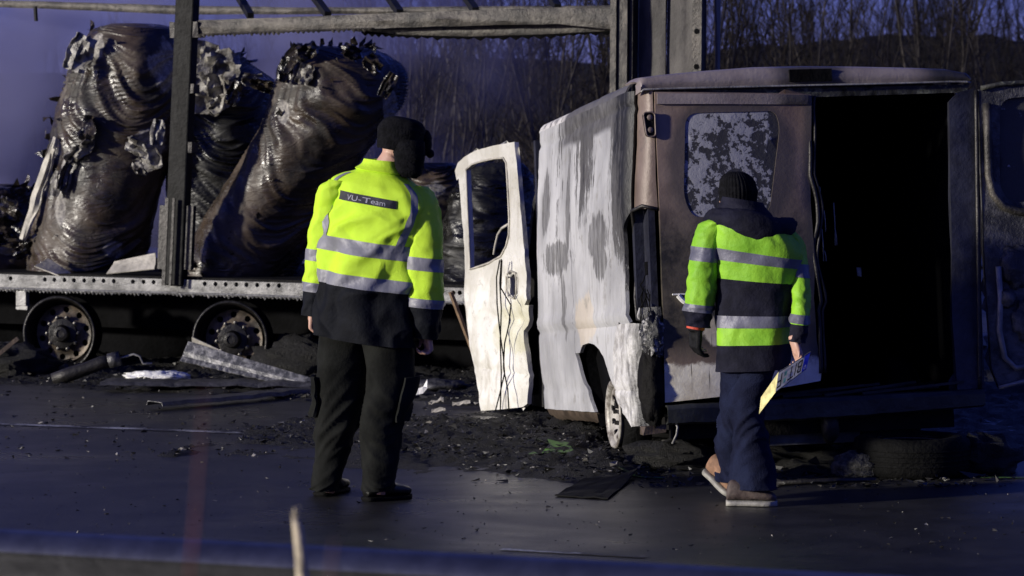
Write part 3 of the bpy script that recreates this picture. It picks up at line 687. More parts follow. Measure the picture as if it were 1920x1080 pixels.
v, f = sheet([(2.66, .0), (2.665, .2), (2.645, .5), (2.62, 1.0), (2.60, 1.4), (2.575, 1.70), (1.553, 1.70), (1.553, .33), (1.47, .262), (1.44, .24), (1.27, .10), (1.15, .0)], (), .03, side_pt)
vobj('side_panel', v, f, MT['vanside'], solid=.02)
v, f = sheet([(1.547, .335), (1.547, 1.70), (.13, 1.70), (.13, 1.07), (.20, .98), (.23, .8), (.21, .6), (.17, .49), (.40, .485), (.44, .44), (.46, .33), (.545, .12), (.61, .17), (.705, .247), (.80, .312), (.90, .352), (1.02, .378), (1.17, .388), (1.31, .378), (1.41, .335)], (), .03, side_pt)
vobj('side_panel', v, f, MT['vanside'], solid=.02)
# lower rear quarter, paint running into black at the corner
b = NB('melted corner'); X = b.xyz(); n = b.noise(9, 6, .7); n2 = b.noise(1, 5, .7, b.map((12, 12, 2)))
k = b.step(b.ma('ADD', X[1], b.ma('MULTIPLY', b.ma('SUBTRACT', n2, .5), .34)), .20, .10); blot = b.step(b.noise(14, 5, .7), .60, .68)
MT['corner'] = b.out(b.mix(k, b.mix(b.step(n, .35, .6), (.30, .29, .28), (.62, .61, .6)), b.mix(blot, (.014, .014, .016), (.38, .37, .36))), .45, 0, b.bump(n, .02), .5)
qx = lambda y, z: V((xprof(y, z) - .012 + .05 * sstep(.18, .02, y) + .014 * nz(y * 14, z * 9, 3), y, z))
v, f = sheet([(.455, .32), (.40, .478), (.16, .48), (.05, .46), (.02, .3), (.015, .0), (.04, -.06), (.17, -.06), (.29, -.01), (.42, .05), (.535, .115)], (), .02, qx)
vobj('quarter_panel', v, f, MT['corner'], solid=.02)
# sill strip and its ragged lower edge
v = []
for i in range(41):
    y = 2.68 - 1.5 * i / 40
    for z, dx in ((.0, .012), (-.025, .02), (-.05 - .02 * abs(nz(y * 9, 1, 1)), .055)): v.append(V((xprof(y, .02) + dx + .006 * nz(y * 12, z * 9, 1), y, z)))
vobj('sill', v, [(3 * i + j, 3 * i + 3 + j, 3 * i + 4 + j, 3 * i + 1 + j) for i in range(40) for j in range(2)], MT['rust'], solid=.015)
# pillar at the rear corner: upper part, lamp cavity, melted lamp mount
b = NB('heat brown paint'); X = b.xyz(); n = b.noise(2.2, 5, .6); n2 = b.noise(30, 5, .7); n3 = b.noise(6, 6, .7)
c = b.mix(b.step(n, .3, .7), (.105, .075, .06), (.20, .15, .125)); c = b.mix(b.step(b.ma('ADD', X[2], b.ma('MULTIPLY', n3, .5)), 1.28, 1.02), c, (.055, .048, .042))
c = b.mix(b.ma('MULTIPLY', b.step(n3, .56, .7), .55), c, (.05, .042, .036))
MT['brown'] = b.out(c, .5, .1, b.bump(n2, .003), .5)
def corner_strip(z0, z1, x1, mat, name, nzs=20, wob=.004):
    v = []; K = 9
    for j in range(nzs + 1):
        z = z0 + (z1 - z0) * j / nzs
        xl = xprof(.13, z)
        for i in range(K):
            q = i / (K - 1); a = q * PI / 2
            x = xl + .004 + (x1 - xl) * (1 - math.cos(a)) ; yv = .128 - .125 * math.sin(a)
            v.append(V((x + wob * nz(z * 6, q, 2), yv + wob * nz(z * 5, q, 7), z)))
    return vobj(name, v, [(j * K + i, j * K + i + 1, (j + 1) * K + i + 1, (j + 1) * K + i) for j in range(nzs) for i in range(K - 1)], mat, solid=.012)
corner_strip(1.075, 1.70, .140, MT['brown'], 'rear_pillar')
corner_strip(.49, .56, .14, MT['corner'], 'lamp_mount')
# cavity left by the tail lamp
mb = MB(); mb.box((.10, .03, .50), (.135, .20, 1.10)).box((.05, .15, .5), (.13, .20, 1.08)); cav = mb.build('lamp_cavity', MT['sootblue'], van, False, True)
mb = MB(); pts = [V((.142, .0, 1.07)), V((.07, .03, 1.09)), V((.03, .10, 1.07)), V((.055, .18, .99)), V((.075, .21, .82)), V((.05, .19, .62)), V((.045, .14, .5)), V((.10, .04, .48)), V((.142, .0, .50))]
mb.tube([p + V((.004 * nz(i, 1, 1), 0, 0)) for i, p in enumerate(pts)], .011, 6); mb.build('lamp_rim', MT['darkmetal'], cav, True, True)
MB().box((.096, .085, .73), (.101, .14, .80)).build('lamp_socket', MT['black'], cav, False, True)
mb = MB(); g = random.Random(4)
for _ in range(7):
    z0 = g.uniform(.55, .9); pts = [V((.085, g.uniform(.05, .15), z0))]
    for _ in range(6): pts.append(pts[-1] + V((g.gauss(-.004, .012), g.gauss(-.008, .02), -g.uniform(.02, .06))))
    mb.tube(pts, .0035, 4)
mb.build('lamp_wire', MT['rubber'], cav, True, True)
# melted lump with holes below the lamp and black corner
mb = MB()
mb.ball((.10, .03, .40), (.06, .07, .13), 30, 22, lambda d: 1 + .35 * nz(d.x * 3, d.y * 3, d.z * 4) + .14 * nz(d.x * 9, d.y * 9, d.z * 9))
b = NB('melted plastic'); n = b.noise(18, 6, .7); MT['melt'] = b.out(b.mix(b.step(n, .5, .6), (.012, .012, .013), (.42, .41, .4)), .3, 0, b.bump(n, .02), .6)
mb.build('melted_lamp', MT['melt'], van, True, True)
mb = MB(); mb.ball((.085, .045, .15), (.07, .085, .22), 30, 24, lambda d: 1 + .2 * nz(d.x * 3, d.y * 3, d.z * 4 + 5) + .08 * nz(d.x * 8, d.y * 8, d.z * 8)); mb.build('bumper_corner', MT['soot'], van, True, True)
mb = MB(); mb.box((.03, .02, -.10), (.15, .10, -.055), None, .008); mb.build('bumper_bracket', MT['rust'], van, False, True)
# roof
v = []; NX, NY = 24, 30
for j in range(NY + 1):
    yv = .26 + 2.36 * j / NY
    for i in range(NX + 1):
        q = i / NX; x = xprof(1, 1.7) - .0 + (1.84 - xprof(1, 1.7)) * q
        z = 1.70 + .075 * (1 - abs(2 * q - 1) ** 3.2) + .012 * nz(x * 4, yv * 3, 1) + .006 * math.sin(x * 22) - .10 * sstep(1.6, 2.6, yv) * math.sin(q * PI)
        v.append(V((x, yv, z)))
b = NB('roof steel'); n = b.noise(4, 6, .7); MT['roof'] = b.out(b.mix(b.step(n, .35, .7), (.10, .092, .09), (.28, .26, .25)), .5, .2, b.bump(n, .006))
vobj('roof', v, [(j * (NX + 1) + i, j * (NX + 1) + i + 1, (j + 1) * (NX + 1) + i + 1, (j + 1) * (NX + 1) + i) for j in range(NY) for i in range(NX)], MT['roof'], solid=.015)
# roof gutter band along the left side, half dark, pale at the front end
b = NB('gutter'); X = b.xyz(); n = b.noise(10, 6, .7); k = b.step(b.ma('ADD', X[1], b.ma('MULTIPLY', n, .5)), 2.05, 2.2)
MT['gutter'] = b.out(b.mix(k, b.mix(n, (.05, .048, .046), (.15, .143, .138)), b.mix(b.step(n, .5, .62), (.6, .58, .55), (.06, .055, .05))), .55, .1, b.bump(n, .008))
v = []
for i in range(49):
    yv = .2 + 2.42 * i / 48
    for dz, dx in ((0, -.008), (.028, .004), (.045, .022), (.065, .07)): v.append(V((xprof(yv, 1.69) + dx + .005 * nz(yv * 6, dz * 20, 2), yv, 1.695 + dz + .006 * nz(yv * 5, 1, 4))))
vobj('roof_gutter', v, [(4 * i + j, 4 * i + 4 + j, 4 * i + 5 + j, 4 * i + 1 + j) for i in range(48) for j in range(3)], MT['gutter'], solid=.01)
# rear header
b = NB('header paint'); X = b.xyz(); n = b.noise(3, 5, .6); fine = b.noise(40, 5, .7)
dk = b.ma('MULTIPLY', b.step(b.ma('ABSOLUTE', b.ma('SUBTRACT', X[0], 1.0)), .26, .12), 1); dk2 = b.step(b.ma('ADD', X[0], b.ma('MULTIPLY', n, .15)), 1.60, 1.80)
c = b.mix(b.step(n, .3, .7), (.20, .165, .155), (.29, .25, .235)); c = b.mix(b.ma('MAXIMUM', b.ma('MULTIPLY', dk, .85), dk2), c, (.03, .028, .03))
MT['header'] = b.out(c, .42, .1, b.bump(fine, .003), .5)
top_px = [(1197, 150), (1206, 143), (1250, 137), (1330, 129), (1420, 122), (1500, 120), (1600, 121), (1720, 124), (1780, 127), (1812, 134), (1826, 150)]
bot_px = [(1197, 176), (1206, 167), (1250, 165), (1330, 163), (1420, 161), (1500, 159), (1600, 157), (1720, 154), (1780, 152), (1812, 152), (1826, 156)]
tp = [VR(*p) for p in top_px]; bt = [VR(*p) for p in bot_px]
def lerpl(pts, q):
    k = min(len(pts) - 2, int(q * (len(pts) - 1))); s = q * (len(pts) - 1) - k; return pts[k][0] + (pts[k + 1][0] - pts[k][0]) * s, pts[k][1] + (pts[k + 1][1] - pts[k][1]) * s
v = []; NX = 70; KP = 9
for i in range(NX + 1):
    q = i / NX; a = lerpl(tp, q); c = lerpl(bt, q); hgt = a[1] - c[1]; edge = 1 - sstep(-.02, .05, q) * sstep(1, .95, q)
    for j in range(KP):
        w = j / (KP - 1)
        if w < .45: ang = w / .45 * PI / 2; yy = .30 - .30 * math.sin(ang) ; zz = a[1] - .25 * hgt * (1 - math.cos(ang)) + .01 * math.cos(ang)
        else: s = (w - .45) / .55; yy = -.012 * math.sin(s * PI); zz = a[1] - .25 * hgt - .75 * hgt * s
        v.append(V((a[0] + (c[0] - a[0]) * w, yy + edge * .09 * (1 if w >= .45 else .3) - .0 + .003 * nz(q * 30, w * 4, 2), zz)))
vobj('rear_header', v, [(i * KP + j, i * KP + j + 1, (i + 1) * KP + j + 1, (i + 1) * KP + j) for i in range(NX) for j in range(KP - 1)], MT['header'], solid=.012)
lip = [lerpl(bt, q / 20) for q in range(1, 20)]
MB().tube([V((x, -.004, z - .004)) for x, z in lip], .006, 5).build('header_lip', MT['greymetal'], van, True, True)
a = VR(1478, 131); c = VR(1558, 152)
MB().box((a[0], -.022, c[1]), (c[0], -.004, a[1])).build('brake_light_recess', MT['black'], van, False, True)
a = VR(1535, 160); c = VR(1805, 181)
v, f = sheet([VR(1228, 168), VR(1822, 157), VR(1815, 172), VR(1535, 181), VR(1228, 178)], (), .05, lambda x, z: V((x, .028 + .006 * nz(x * 9, z * 9, 1), z)))
b = NB('scaly frame'); n = b.noise(16, 6, .7); MT['scaly'] = b.out(b.mix(b.step(n, .5, .66), (.018, .018, .017), (.13, .135, .10)), .6, .1, b.bump(n, .01)); vobj('door_frame', v, f, MT['scaly'])
# left rear door (closed)
b = NB('rear door paint'); X = b.xyz(); n = b.noise(2.0, 5, .6); n2 = b.noise(9, 6, .7); n3 = b.noise(40, 5, .7)
zz = b.ma('ADD', X[2], b.ma('MULTIPLY', b.ma('SUBTRACT', n2, .5), .16))
c = b.mix(b.step(n, .3, .7), (.15, .105, .080), (.25, .19, .155))
c = b.mix(b.ma('MULTIPLY', b.step(zz, 1.25, .85), b.step(zz, .2, .4)), c, b.mix(b.step(n2, .35, .65), (.022, .020, .017), (.085, .072, .055)))
halo = b.blob((.55, 0, 1.30), (.37, .5, .40), .12, 4); c = b.mix(b.ma('MULTIPLY', halo, .75), c, (.05, .045, .043))
c = b.mix(b.ma('MULTIPLY', b.step(b.ma('ADD', X[0], b.ma('MULTIPLY', n, .1)), .96, 1.02), .8), c, (.05, .045, .04))
low = b.step(zz, .27, .235); low2 = b.ma('MULTIPLY', b.blob((.5, 0, .42), (.16, .5, .10), .5, 8), .8)
drips = b.ma('MULTIPLY', b.step(b.noise(1, 4, .6, b.map((30, 1, 1.2))), .60, .66), b.step(X[2], .08, .2))
cream = b.mix(b.step(b.noise(6, 5, .65), .35, .7), (.78, .74, .62), (.52, .46, .35)); cream = b.mix(b.ma('MULTIPLY', drips, .9), cream, (.04, .035, .03))
c = b.mix(b.ma('MAXIMUM', low, low2), c, cream)
MT['reardoor'] = b.out(c, .45, .1, b.bump(n3, .002), .5)
dpx = [(1226, 173), (1519, 177), (1519, 380), (1527, 500), (1524, 560), (1530, 640), (1541, 690), (1538, 714), (1400, 738), (1246, 755), (1243, 600), (1236, 400)]
win = rounded([VR(1283, 213), VR(1452, 209), VR(1460, 240), VR(1440, 404), VR(1296, 408), VR(1280, 370)], .07)
def door_y(x, z):
    zt = VR(1226, 173)[1]
    yv = -.012 - .018 * math.sin(min(1, max(0, (x - .13) / .87)) * PI) + .004 * nz(x * 5, z * 4, 3)
    yv -= .008 * sstep(1.605, 1.615, z)
    yv += .010 * math.exp(-((z - .262 - .01) / .008) ** 2)
    yv += .02 * nz(z * 3, 7, 1) * sstep(.9, 1.0, x)
    d = 1e9
    return V((x, yv, z))
v, f = sheet([VR(*p) for p in dpx], [win], .035, door_y)
rdoor = vobj('rear_door', v, f, MT['reardoor'], solid=.035)
b = NB('flaked window'); n = b.noise(7, 7, .72, b.map((1, 1, 1))); n2 = b.noise(28, 6, .7); X = b.xyz()
m = b.ma('ADD', n, b.ma('MULTIPLY', b.ma('SUBTRACT', n2, .5), .35)); edge = b.ma('ADD', b.ma('MULTIPLY', b.step(X[2], 1.44, 1.56), .11), b.ma('MULTIPLY', b.step(X[0], .72, .80), -.2))
m = b.ma('ADD', m, edge)
MT['flaked'] = b.out(b.mix(b.step(m, .505, .535), (.035, .034, .036), (.28, .28, .31)), .5, 0, b.bump(m, .006), .4)
za, zb_ = VR(1232, 196)[1], VR(1228, 176)[1]
v, f = sheet([VR(1230, 196), VR(1230, 176), VR(1512, 179), VR(1512, 197)], (), .04, lambda x, z: door_y(x, z) + V((0, -.010, 0))); vobj('door_top_strip', v, f, MT['header'], rdoor, solid=.012)
grown = [((x - .55) * 1.03 + .55, (z - 1.31) * 1.03 + 1.31) for x, z in win]
v, f = sheet(grown, (), .05, lambda x, z: door_y(x, z) + V((0, .006, 0))); vobj('window_pane', v, f, MT['flaked'], rdoor)
# torn flange of the closed door's free edge
mb = MB()
for k, (dx, rr) in enumerate(((.0, .012), (.022, .008))):
    pts = []
    for i in range(36):
        q = i / 35; e = VR(1519 + (20 * q if q > .3 else 0) + 3 * nz(q * 9, k, 1) + (6 * math.sin(q * 19) if .3 < q < .75 else 0), 180 + 520 * q); pts.append(V((e[0] + dx, -.006 + .012 * nz(q * 12, k, 4), e[1])))
    mb.tube(pts, rr, 6)
mb.build('door_flange', MT['darkmetal'], rdoor, True, True)
a = VR(1262, 553); mb = MB(); mb.box((a[0] - .01, -.035, a[1] - .002), (a[0] + .12, -.022, a[1] + .006)); mb.tube([V((a[0] + .02 + .10 * t, -.03, a[1] - .04 * math.sin(t * PI) - .004)) for t in [q / 10 for q in range(11)]], .014, 8)
mb.build('door_handle', MT['white'], rdoor, True, True, angle=40)
# door hinge block on the pillar
a0_, c0_ = VR(1203, 212), VR(1227, 257)
hp = rounded([(a0_[0], a0_[1]), (c0_[0], a0_[1]), (c0_[0], c0_[1]), (a0_[0] + .015, c0_[1])], .02)
v, f = sheet(hp, (), .03, lambda x, z: V((x, -.03, z))); h = vobj('door_hinge', v, f, MT['soot'], solid=.03)
mb = MB(); mb.tube([V((x, -.034, z)) for x, z in hp] + [V((hp[0][0], -.034, hp[0][1]))], .005, 6)
for zc in (.035, .10):
    mb.lathe([(.001, .004), (.012, .004), (.016, .0)], Matrix.Translation((c0_[0] - .028, -.034, c0_[1] + zc)) @ Matrix.Rotation(PI / 2, 4, 'X'), 10)
mb.build('hinge_bolt', MT['brown'], h, True, True)
# dark load space
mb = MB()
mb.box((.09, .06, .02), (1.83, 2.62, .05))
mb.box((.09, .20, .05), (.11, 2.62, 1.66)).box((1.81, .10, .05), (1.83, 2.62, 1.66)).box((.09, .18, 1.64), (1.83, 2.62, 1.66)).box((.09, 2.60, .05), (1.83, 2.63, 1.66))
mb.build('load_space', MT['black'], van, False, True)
mb = MB(); g = random.Random(12)
for px0, py0, L in ((1537, 350, 40), (1545, 395, 40), (1563, 380, 80), (1541, 430, 60), (1566, 430, 30), (1546, 470, 20)):
    a = VR(px0, py0, .22); c = VR(px0 + 3, py0 + L, .22); mb.tube([V((a[0], .22, a[1])), V(((a[0] + c[0]) / 2 + .004, .225, (a[1] + c[1]) / 2)), V((c[0], .22, c[1]))], .0035, 5)
a = VR(1611, 508, .5); mb.box((a[0] - .012, .5, a[1] - .03), (a[0] + .012, .506, a[1] + .02), None, .004)
mb.build('glint_strip', MT['paleash'], van, True, True)  # pale strips added to stand in for glints inside the load space
mb = MB()
for k in range(14):
    x = g.uniform(1.05, 1.75); yv = g.uniform(.05, .7); mb.bar(V((x - .3, yv, .06)), V((x + .25, yv + g.uniform(-.1, .2), .06 + g.uniform(0, .05))), .03, .014)
mb.build('floor_wreckage', MT['darkmetal'], van, False, True)
# right jamb
v, f = sheet([VR(1783, 190), VR(1800, 172), VR(1828, 165), VR(1840, 400), VR(1848, 735), VR(1800, 742), VR(1790, 600), VR(1787, 400)], (), .04, lambda x, z: V((x, .03 - .05 * (x - 1.75) + .014 * nz(x * 9, z * 3, 1), z)))
vobj('rear_pillar', v, f, MT['sootblue'], solid=.05)
mb = MB(); pts = [VR(1829 + 6 * q / 20 * 1.2, 170 + 560 * q / 20) for q in range(21)]
mb.tube([V((x, -.01 + .006 * nz(i, 2, 2), z)) for i, (x, z) in enumerate(pts)], .012, 6); mb.build('pillar_seam', MT['darkmetal'], van, True, True)
# right rear door, swung right open so that its inner side shows
DA = R(4)
def od(px, py, d=0.0):
    x, z = VR(px, py); return (x, z)
def od3(dep):
    return lambda x, z: V((x, -.01 - (x - 1.9) * math.tan(DA) + dep + .010 * nz(x * 5, z * 4, 9), z))
wo = rounded([VR(1873, 186), VR(2080, 170), VR(2080, 372), VR(1890, 380), VR(1872, 350)], .07)
v, f = sheet([VR(1834, 168), VR(1880, 158), VR(2140, 144), VR(2140, 690), VR(1960, 704), VR(1872, 727), VR(1858, 690), VR(1845, 500)], [wo], .05, od3(0))
b = NB('inner door soot'); n = b.noise(5, 6, .7); n2 = b.noise(20, 5, .7); MT['innerdoor'] = b.out(b.mix(b.step(n, .42, .62), (.022, .022, .026), (.10, .098, .105)), .5, .1, b.bump(n2, .015), .5)
odoor = vobj('rear_door', v, f, MT['innerdoor'], solid=.04)
wg = [((x - 2.2) * 1.06 + 2.2, (z - 1.35) * 1.06 + 1.35) for x, z in wo]
v, f = sheet(wg, (), .06, od3(.03)); vobj('window_pane', v, f, MT['flaked2'] if 'flaked2' in MT else MT['flaked'], odoor)
mb = MB(); pts = [VR(*p) for p in ((1846, 195), (1848, 260), (1850, 330), (1858, 365), (1876, 388), (1905, 398), (1960, 400), (2080, 396))]
mb.tube([od3(-.02)(*p) for p in pts], .022, 8); mb.build('window_surround', MT['sootrail'], odoor, True, True)
mb = MB()
for (x, y), rr in (((1905, 500), .10), ((1930, 600), .11), ((1885, 560), .05), ((1960, 470), .08)):
    p = od3(.0)(*VR(x, y)); mb.ball(p, (rr, .05, rr * 1.1), 20, 14, lambda d: 1 + .3 * nz(d.x * 3 + x, d.y * 3, d.z * 3))
mb.build('melted_lining', MT['innerdoor'], odoor, True, True)
mb = MB(); pts = [VR(*p) for p in ((1868, 500), (1872, 560), (1870, 620), (1880, 670), (1900, 690), (1960, 680))]; mb.tube([od3(-.015)(*p) for p in pts], .016, 7)
pts = [VR(*p) for p in ((1870, 727), (1910, 716), (1960, 708), (2100, 692))]; mb.tube([od3(-.012)(*p) for p in pts], .012, 6); mb.build('door_rib', MT['greymetal'], odoor, True, True)
pts = [VR(*p) for p in ((1836, 166), (1870, 159), (1960, 153), (2100, 146))]; MB().tube([od3(-.012)(*p) for p in pts], .014, 6).build('door_top_edge', MT['scaly'], odoor, True, True)
# bumper beam, tow bracket, underside
v = []; NX = 40
for i in range(NX + 1):
    q = i / NX; e0 = VR(1246 + (1838 - 1246) * q, 762 - 30 * q); e1 = VR(1252 + (1838 - 1252) * q, 790 - 34 * q + 6 * math.sin(q * PI))
    for yy, zz in ((.05, e0[1]), (-.05, e0[1] - .004), (-.065, e0[1] - .02), (-.06, e1[1]), (-.02, e1[1] - .008)): v.append(V((e0[0], yy + .006 * nz(q * 14, zz * 9, 1), zz + .004 * nz(q * 20, 3, 3))))
vobj('rear_bumper', v, [(5 * i + j, 5 * i + 5 + j, 5 * i + 6 + j, 5 * i + 1 + j) for i in range(NX) for j in range(4)], MT['bumper'] if 'bumper' in MT else plain('charred bumper', (.03, .032, .03), .4, .1, .4, 6, .006, 20), solid=.01)
mb = MB(); pts = [VR(*p) for p in ((1262, 790), (1268, 800), (1266, 815), (1258, 832))]; mb.tube([V((x, -.03, z)) for x, z in pts], .007, 5); mb.build('hanging_trim', MT['greymetal'], van, True, True)
mb = MB()
mb.box((.2, .1, -.14), (1.75, .18, .0)); mb.box((.28, .2, -.1), (.38, 3.6, .02)).box((1.5, .2, -.1), (1.6, 3.6, .02)); mb.tube([V((.25, .92, -.01)), V((1.65, .92, -.01))], .045, 10)
mb.ball((.8, 1.4, -.08), (.5, .8, .14), 18, 12, lambda d: 1 + .3 * nz(d.x * 3, d.y * 3, d.z * 3)); mb.ball((1.1, .35, -.12), (.3, .16, .09), 18, 12, lambda d: 1 + .3 * nz(d.x * 3, d.y * 3, d.z * 3 + 9))
mb.build('underbody', MT['soot'], van, False, True)
a = VR(1440, 812, .2); c = VR(1610, 828, .2); MB().box((a[0], .17, c[1]), (c[0], .2, a[1])).build('cross_member', MT['bm'] if 'bm' in MT else plain('cross member', (.10, .10, .09), .5, .2, .4, 8), van, False, True)
mb = MB(); p = VR(1556, 800, .05); mb.ball((p[0], .05, p[1]), (.05, .05, .09), 12, 9, lambda d: 1 + .25 * nz(d.x * 3, d.y * 3, d.z * 3)); mb.build('tow_eye', MT['darkmetal'], van, True, True)
# van wheels (burnt to the rim)
def vwheel(x, yv, zc, side, dark):
    M = Matrix.Translation((x, yv, zc)) @ Matrix.Rotation(-PI / 2 * side, 4, 'Y')       # z axis points out of the side
    r = .185; mb = MB()
    mb.lathe([(r - .01, -.01), (r + .004, .006), (r + .006, .016), (r - .01, .02), (r - .03, .0), (r - .03, -.12), (r, -.17)], M, 48)
    w_ = vobj('wheel', mb.v, mb.f, MT['wheelrim'] if not dark else MT['darkmetal'], smooth=True)
    hs = [circ(.118 * math.cos(2 * PI * k / 10), .118 * math.sin(2 * PI * k / 10), .017, 9) for k in range(10)]
    v, f = sheet(circ(0, 0, r - .028, 44), hs, .025, lambda a, c: M @ V((a, c, -.005 - .03 * sstep(.13, .08, math.hypot(a, c)) + .015 * sstep(.06, .04, math.hypot(a, c)))))
    vobj('disc', v, f, MT['wheelrim'] if not dark else MT['darkmetal'], w_, solid=.006)
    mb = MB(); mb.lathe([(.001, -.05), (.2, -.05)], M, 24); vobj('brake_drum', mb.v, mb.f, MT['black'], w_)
    for k in range(5):
        q = 2 * PI * k / 5; mb = MB(); mb.lathe([(.012, 0), (.012, .02), (.001, .022)], M @ Matrix.Translation((.055 * math.cos(q), .055 * math.sin(q), -.02)), 6); vobj('wheel_nut', mb.v, mb.f, MT['darkmetal'], w_, smooth=False)
    mb = MB(); mb.lathe([(.19, -.16), (.24, -.15), (.255, -.10), (.255, -.05), (.23, -.015), (.20, -.005)], M, 40)
    mb.v = [q + V((.008 * nz(q.x * 9, q.y * 9, q.z * 9), 0, .012 * nz(q.x * 6, q.y * 6, q.z * 6))) for q in mb.v]
    vobj('tyre', mb.v, mb.f, MT['rubber'], w_)
b = NB('wheel rim paint'); n = b.noise(14, 5, .65); MT['wheelrim'] = b.out(b.mix(b.step(n, .4, .62), (.42, .40, .36), (.14, .12, .10)), .5, .2, b.bump(n, .004))
vwheel(.075, .90, -.015, 1, False); vwheel(1.78, .90, -.015, -1, True); vwheel(.12, 3.95, .06, 1, True); vwheel(1.78, 3.95, .06, -1, True)
# dark liner of the wheel arch
v = []
pa_ = [(1.10, -.1), (1.28, .10), (1.40, .28), (1.25, .42), (1.0, .43), (.75, .36), (.58, .2), (.5, -.05)]
for i, (yy, zz) in enumerate(pa_):
    for x in (.03, .3): v.append(V((x, yy + .02, zz + .02)))
vobj('wheel_arch', v, [(2 * i, 2 * i + 1, 2 * i + 3, 2 * i + 2) for i in range(7)], MT['black'])
MB().box((.29, .3, -.1), (.31, 1.5, .5)).build('arch_wall', MT['black'], van, False, True)
# burnt cab ahead of the load space
b = NB('charred cab'); n = b.noise(7, 6, .7); MT['cab'] = b.out(b.mix(b.step(n, .45, .65), (.010, .010, .010), (.06, .055, .05)), .6, .2, b.bump(n, .03))
v = []; NY = 18; NXc = 14; prof = [(2.66, 1.66), (2.9, 1.60), (3.2, 1.42), (3.5, 1.12), (3.8, .88), (4.2, .76), (4.55, .68), (4.7, .45), (4.72, .1)]
for i, (yy, zz) in enumerate(prof):
    for j in range(NXc + 1):
        q = j / NXc; x = .10 + 1.72 * q; v.append(V((x + .03 * nz(i, j * .7, 2), yy, zz - .12 * abs(2 * q - 1) ** 3 + .05 * nz(i * 1.1, j * .7, 6))))
vobj('cab_shell', v, [(i * (NXc + 1) + j, i * (NXc + 1) + j + 1, (i + 1) * (NXc + 1) + j + 1, (i + 1) * (NXc + 1) + j) for i in range(len(prof) - 1) for j in range(NXc)], MT['cab'], solid=.03)
v, f = sheet([(2.70, .0), (2.70, .85), (3.6, .85), (4.1, .72), (4.65, .60), (4.7, .05), (4.3, .0)], (), .1, lambda yy, z: V((.16 + .05 * nz(yy * 3, z * 3, 2), yy, z))); vobj('cab_side', v, f, MT['cab'], solid=.03)
mb = MB(); mb.box((.03, 2.68, .02), (.16, 2.74, 1.66)); mb.build('door_pillar', MT['sootblue'], van, False, True)
mb = MB()
for q in ((.4, 2.9, .5), (1.1, 2.95, .5)): mb.ball((q[0], q[1], .5), (.22, .15, .55), 14, 10, lambda d: 1 + .2 * nz(d.x * 3, d.y * 3, d.z * 3))
mb.build('seat_frame', MT['black'], van, True, True)
# left front door, hanging outward
dpx = [(853, 320), (858, 306), (872, 293), (892, 282), (925, 273), (964, 266), (968, 300), (975, 380), (983, 470), (988, 545), (989, 562), (984, 572), (993, 572), (990, 600), (985, 620), (990, 660), (990, 757), (982, 763), (950, 767), (912, 770), (902, 735), (893, 690), (884, 640), (877, 575), (873, 505), (869, 440), (863, 370), (860, 335), (856, 338)]
wpx = [(875, 318), (886, 308), (905, 302), (928, 297), (944, 296), (950, 306), (953, 350), (956, 410), (955, 440), (950, 462), (940, 480), (918, 493), (884, 505), (880, 440), (877, 370)]
hpx = [(957, 520), (962, 513), (968, 520), (968, 550), (962, 558), (957, 552)]
oD = P(988, 766, 17.15); fD = P(868, 766, 18.15)
_dx = (oD - fD); _dx.z = 0; DW = _dx.length; _dx.normalize(); _dn = V((_dx.y, -_dx.x, 0)); DF = Frame((fD.x, fD.y, 0), _dx, _dn, (0, 0, 1))
def D2(px, py): p = DF.at(px, py, 1, 0); return (p.x, p.z)
VI = VF.i
def dpt(off=0.0):
    def q(x, z):
        bul = .035 * math.sin(min(1, max(0, x / DW)) * PI) * sstep(.95, .5, z)
        dn = bul + .030 * nz(x * 4, z * 3.5, 5) * sstep(1.1, .7, z) + .012 * nz(x * 10, z * 8, 2) * sstep(1.1, .8, z) + .004 * nz(x * 25, z * 20, 2)
        dn -= .03 * math.exp(-((z - .62) / .05) ** 2) * sstep(.2, .6, x); dn -= .012 * math.exp(-((z - .28) / .02) ** 2)
        return VI @ (DF.m @ V((x, dn + off, z)))
    return q
b = NB('scorched door paint'); g1 = b.noise(4, 5, .6, dist=.6); g2 = b.noise(18, 6, .7); X = b.xyz(); zz = b.ma('ADD', X[2], b.ma('MULTIPLY', X[1], .08))
c = b.mix(b.step(g1, .35, .65), (.78, .765, .71), (.58, .56, .48)); c = b.mix(b.ma('MULTIPLY', b.step(g2, .55, .70), .6), c, (.28, .265, .21))
c = b.mix(b.ma('MULTIPLY', b.step(b.noise(1, 5, .7, b.map((6, 6, 1.2))), .55, .7), .6), c, (.36, .33, .26))
c = b.mix(b.ma('MULTIPLY', b.blob((-.14, 3.2, .52), (.3, .4, .22), .5, 4), .35), c, (.5, .48, .22))
c = b.mix(b.ma('MULTIPLY', b.step(zz, 1.02, 1.4), .45), c, (.36, .345, .30))
MT['doorpaint'] = b.out(c, .42, .05, b.bump(g2, .006), .5)
v, f = sheet([D2(*p) for p in dpx], [[D2(*p) for p in wpx], [D2(*p) for p in hpx]], .028, dpt())
fdoor = vobj('front_door', v, f, MT['doorpaint'], solid=.03)
pts = [D2(*p) for p in ((957, 520), (952, 518), (953, 545), (957, 556), (964, 560), (969, 552), (970, 525), (968, 512), (960, 508), (954, 514))]
MB().tube([dpt(.012)(*p) for p in pts], .006, 6).build('handle_surround', MT['paleash'], fdoor, True, True)
mb = MB(); pts = [D2(*p) for p in ((948, 420), (936, 428), (928, 440), (923, 462), (921, 477))]; mb.tube([dpt(-.02)(*p) for p in pts], .009, 6); mb.build('mirror_arm', MT['paleash'], fdoor, True, True)
pts = [D2(*p) for p in wpx + wpx[:1]]; MB().tube([dpt(.004)(*p) for p in pts], .007, 6).build('window_seal', MT['paleash'], fdoor, True, True)
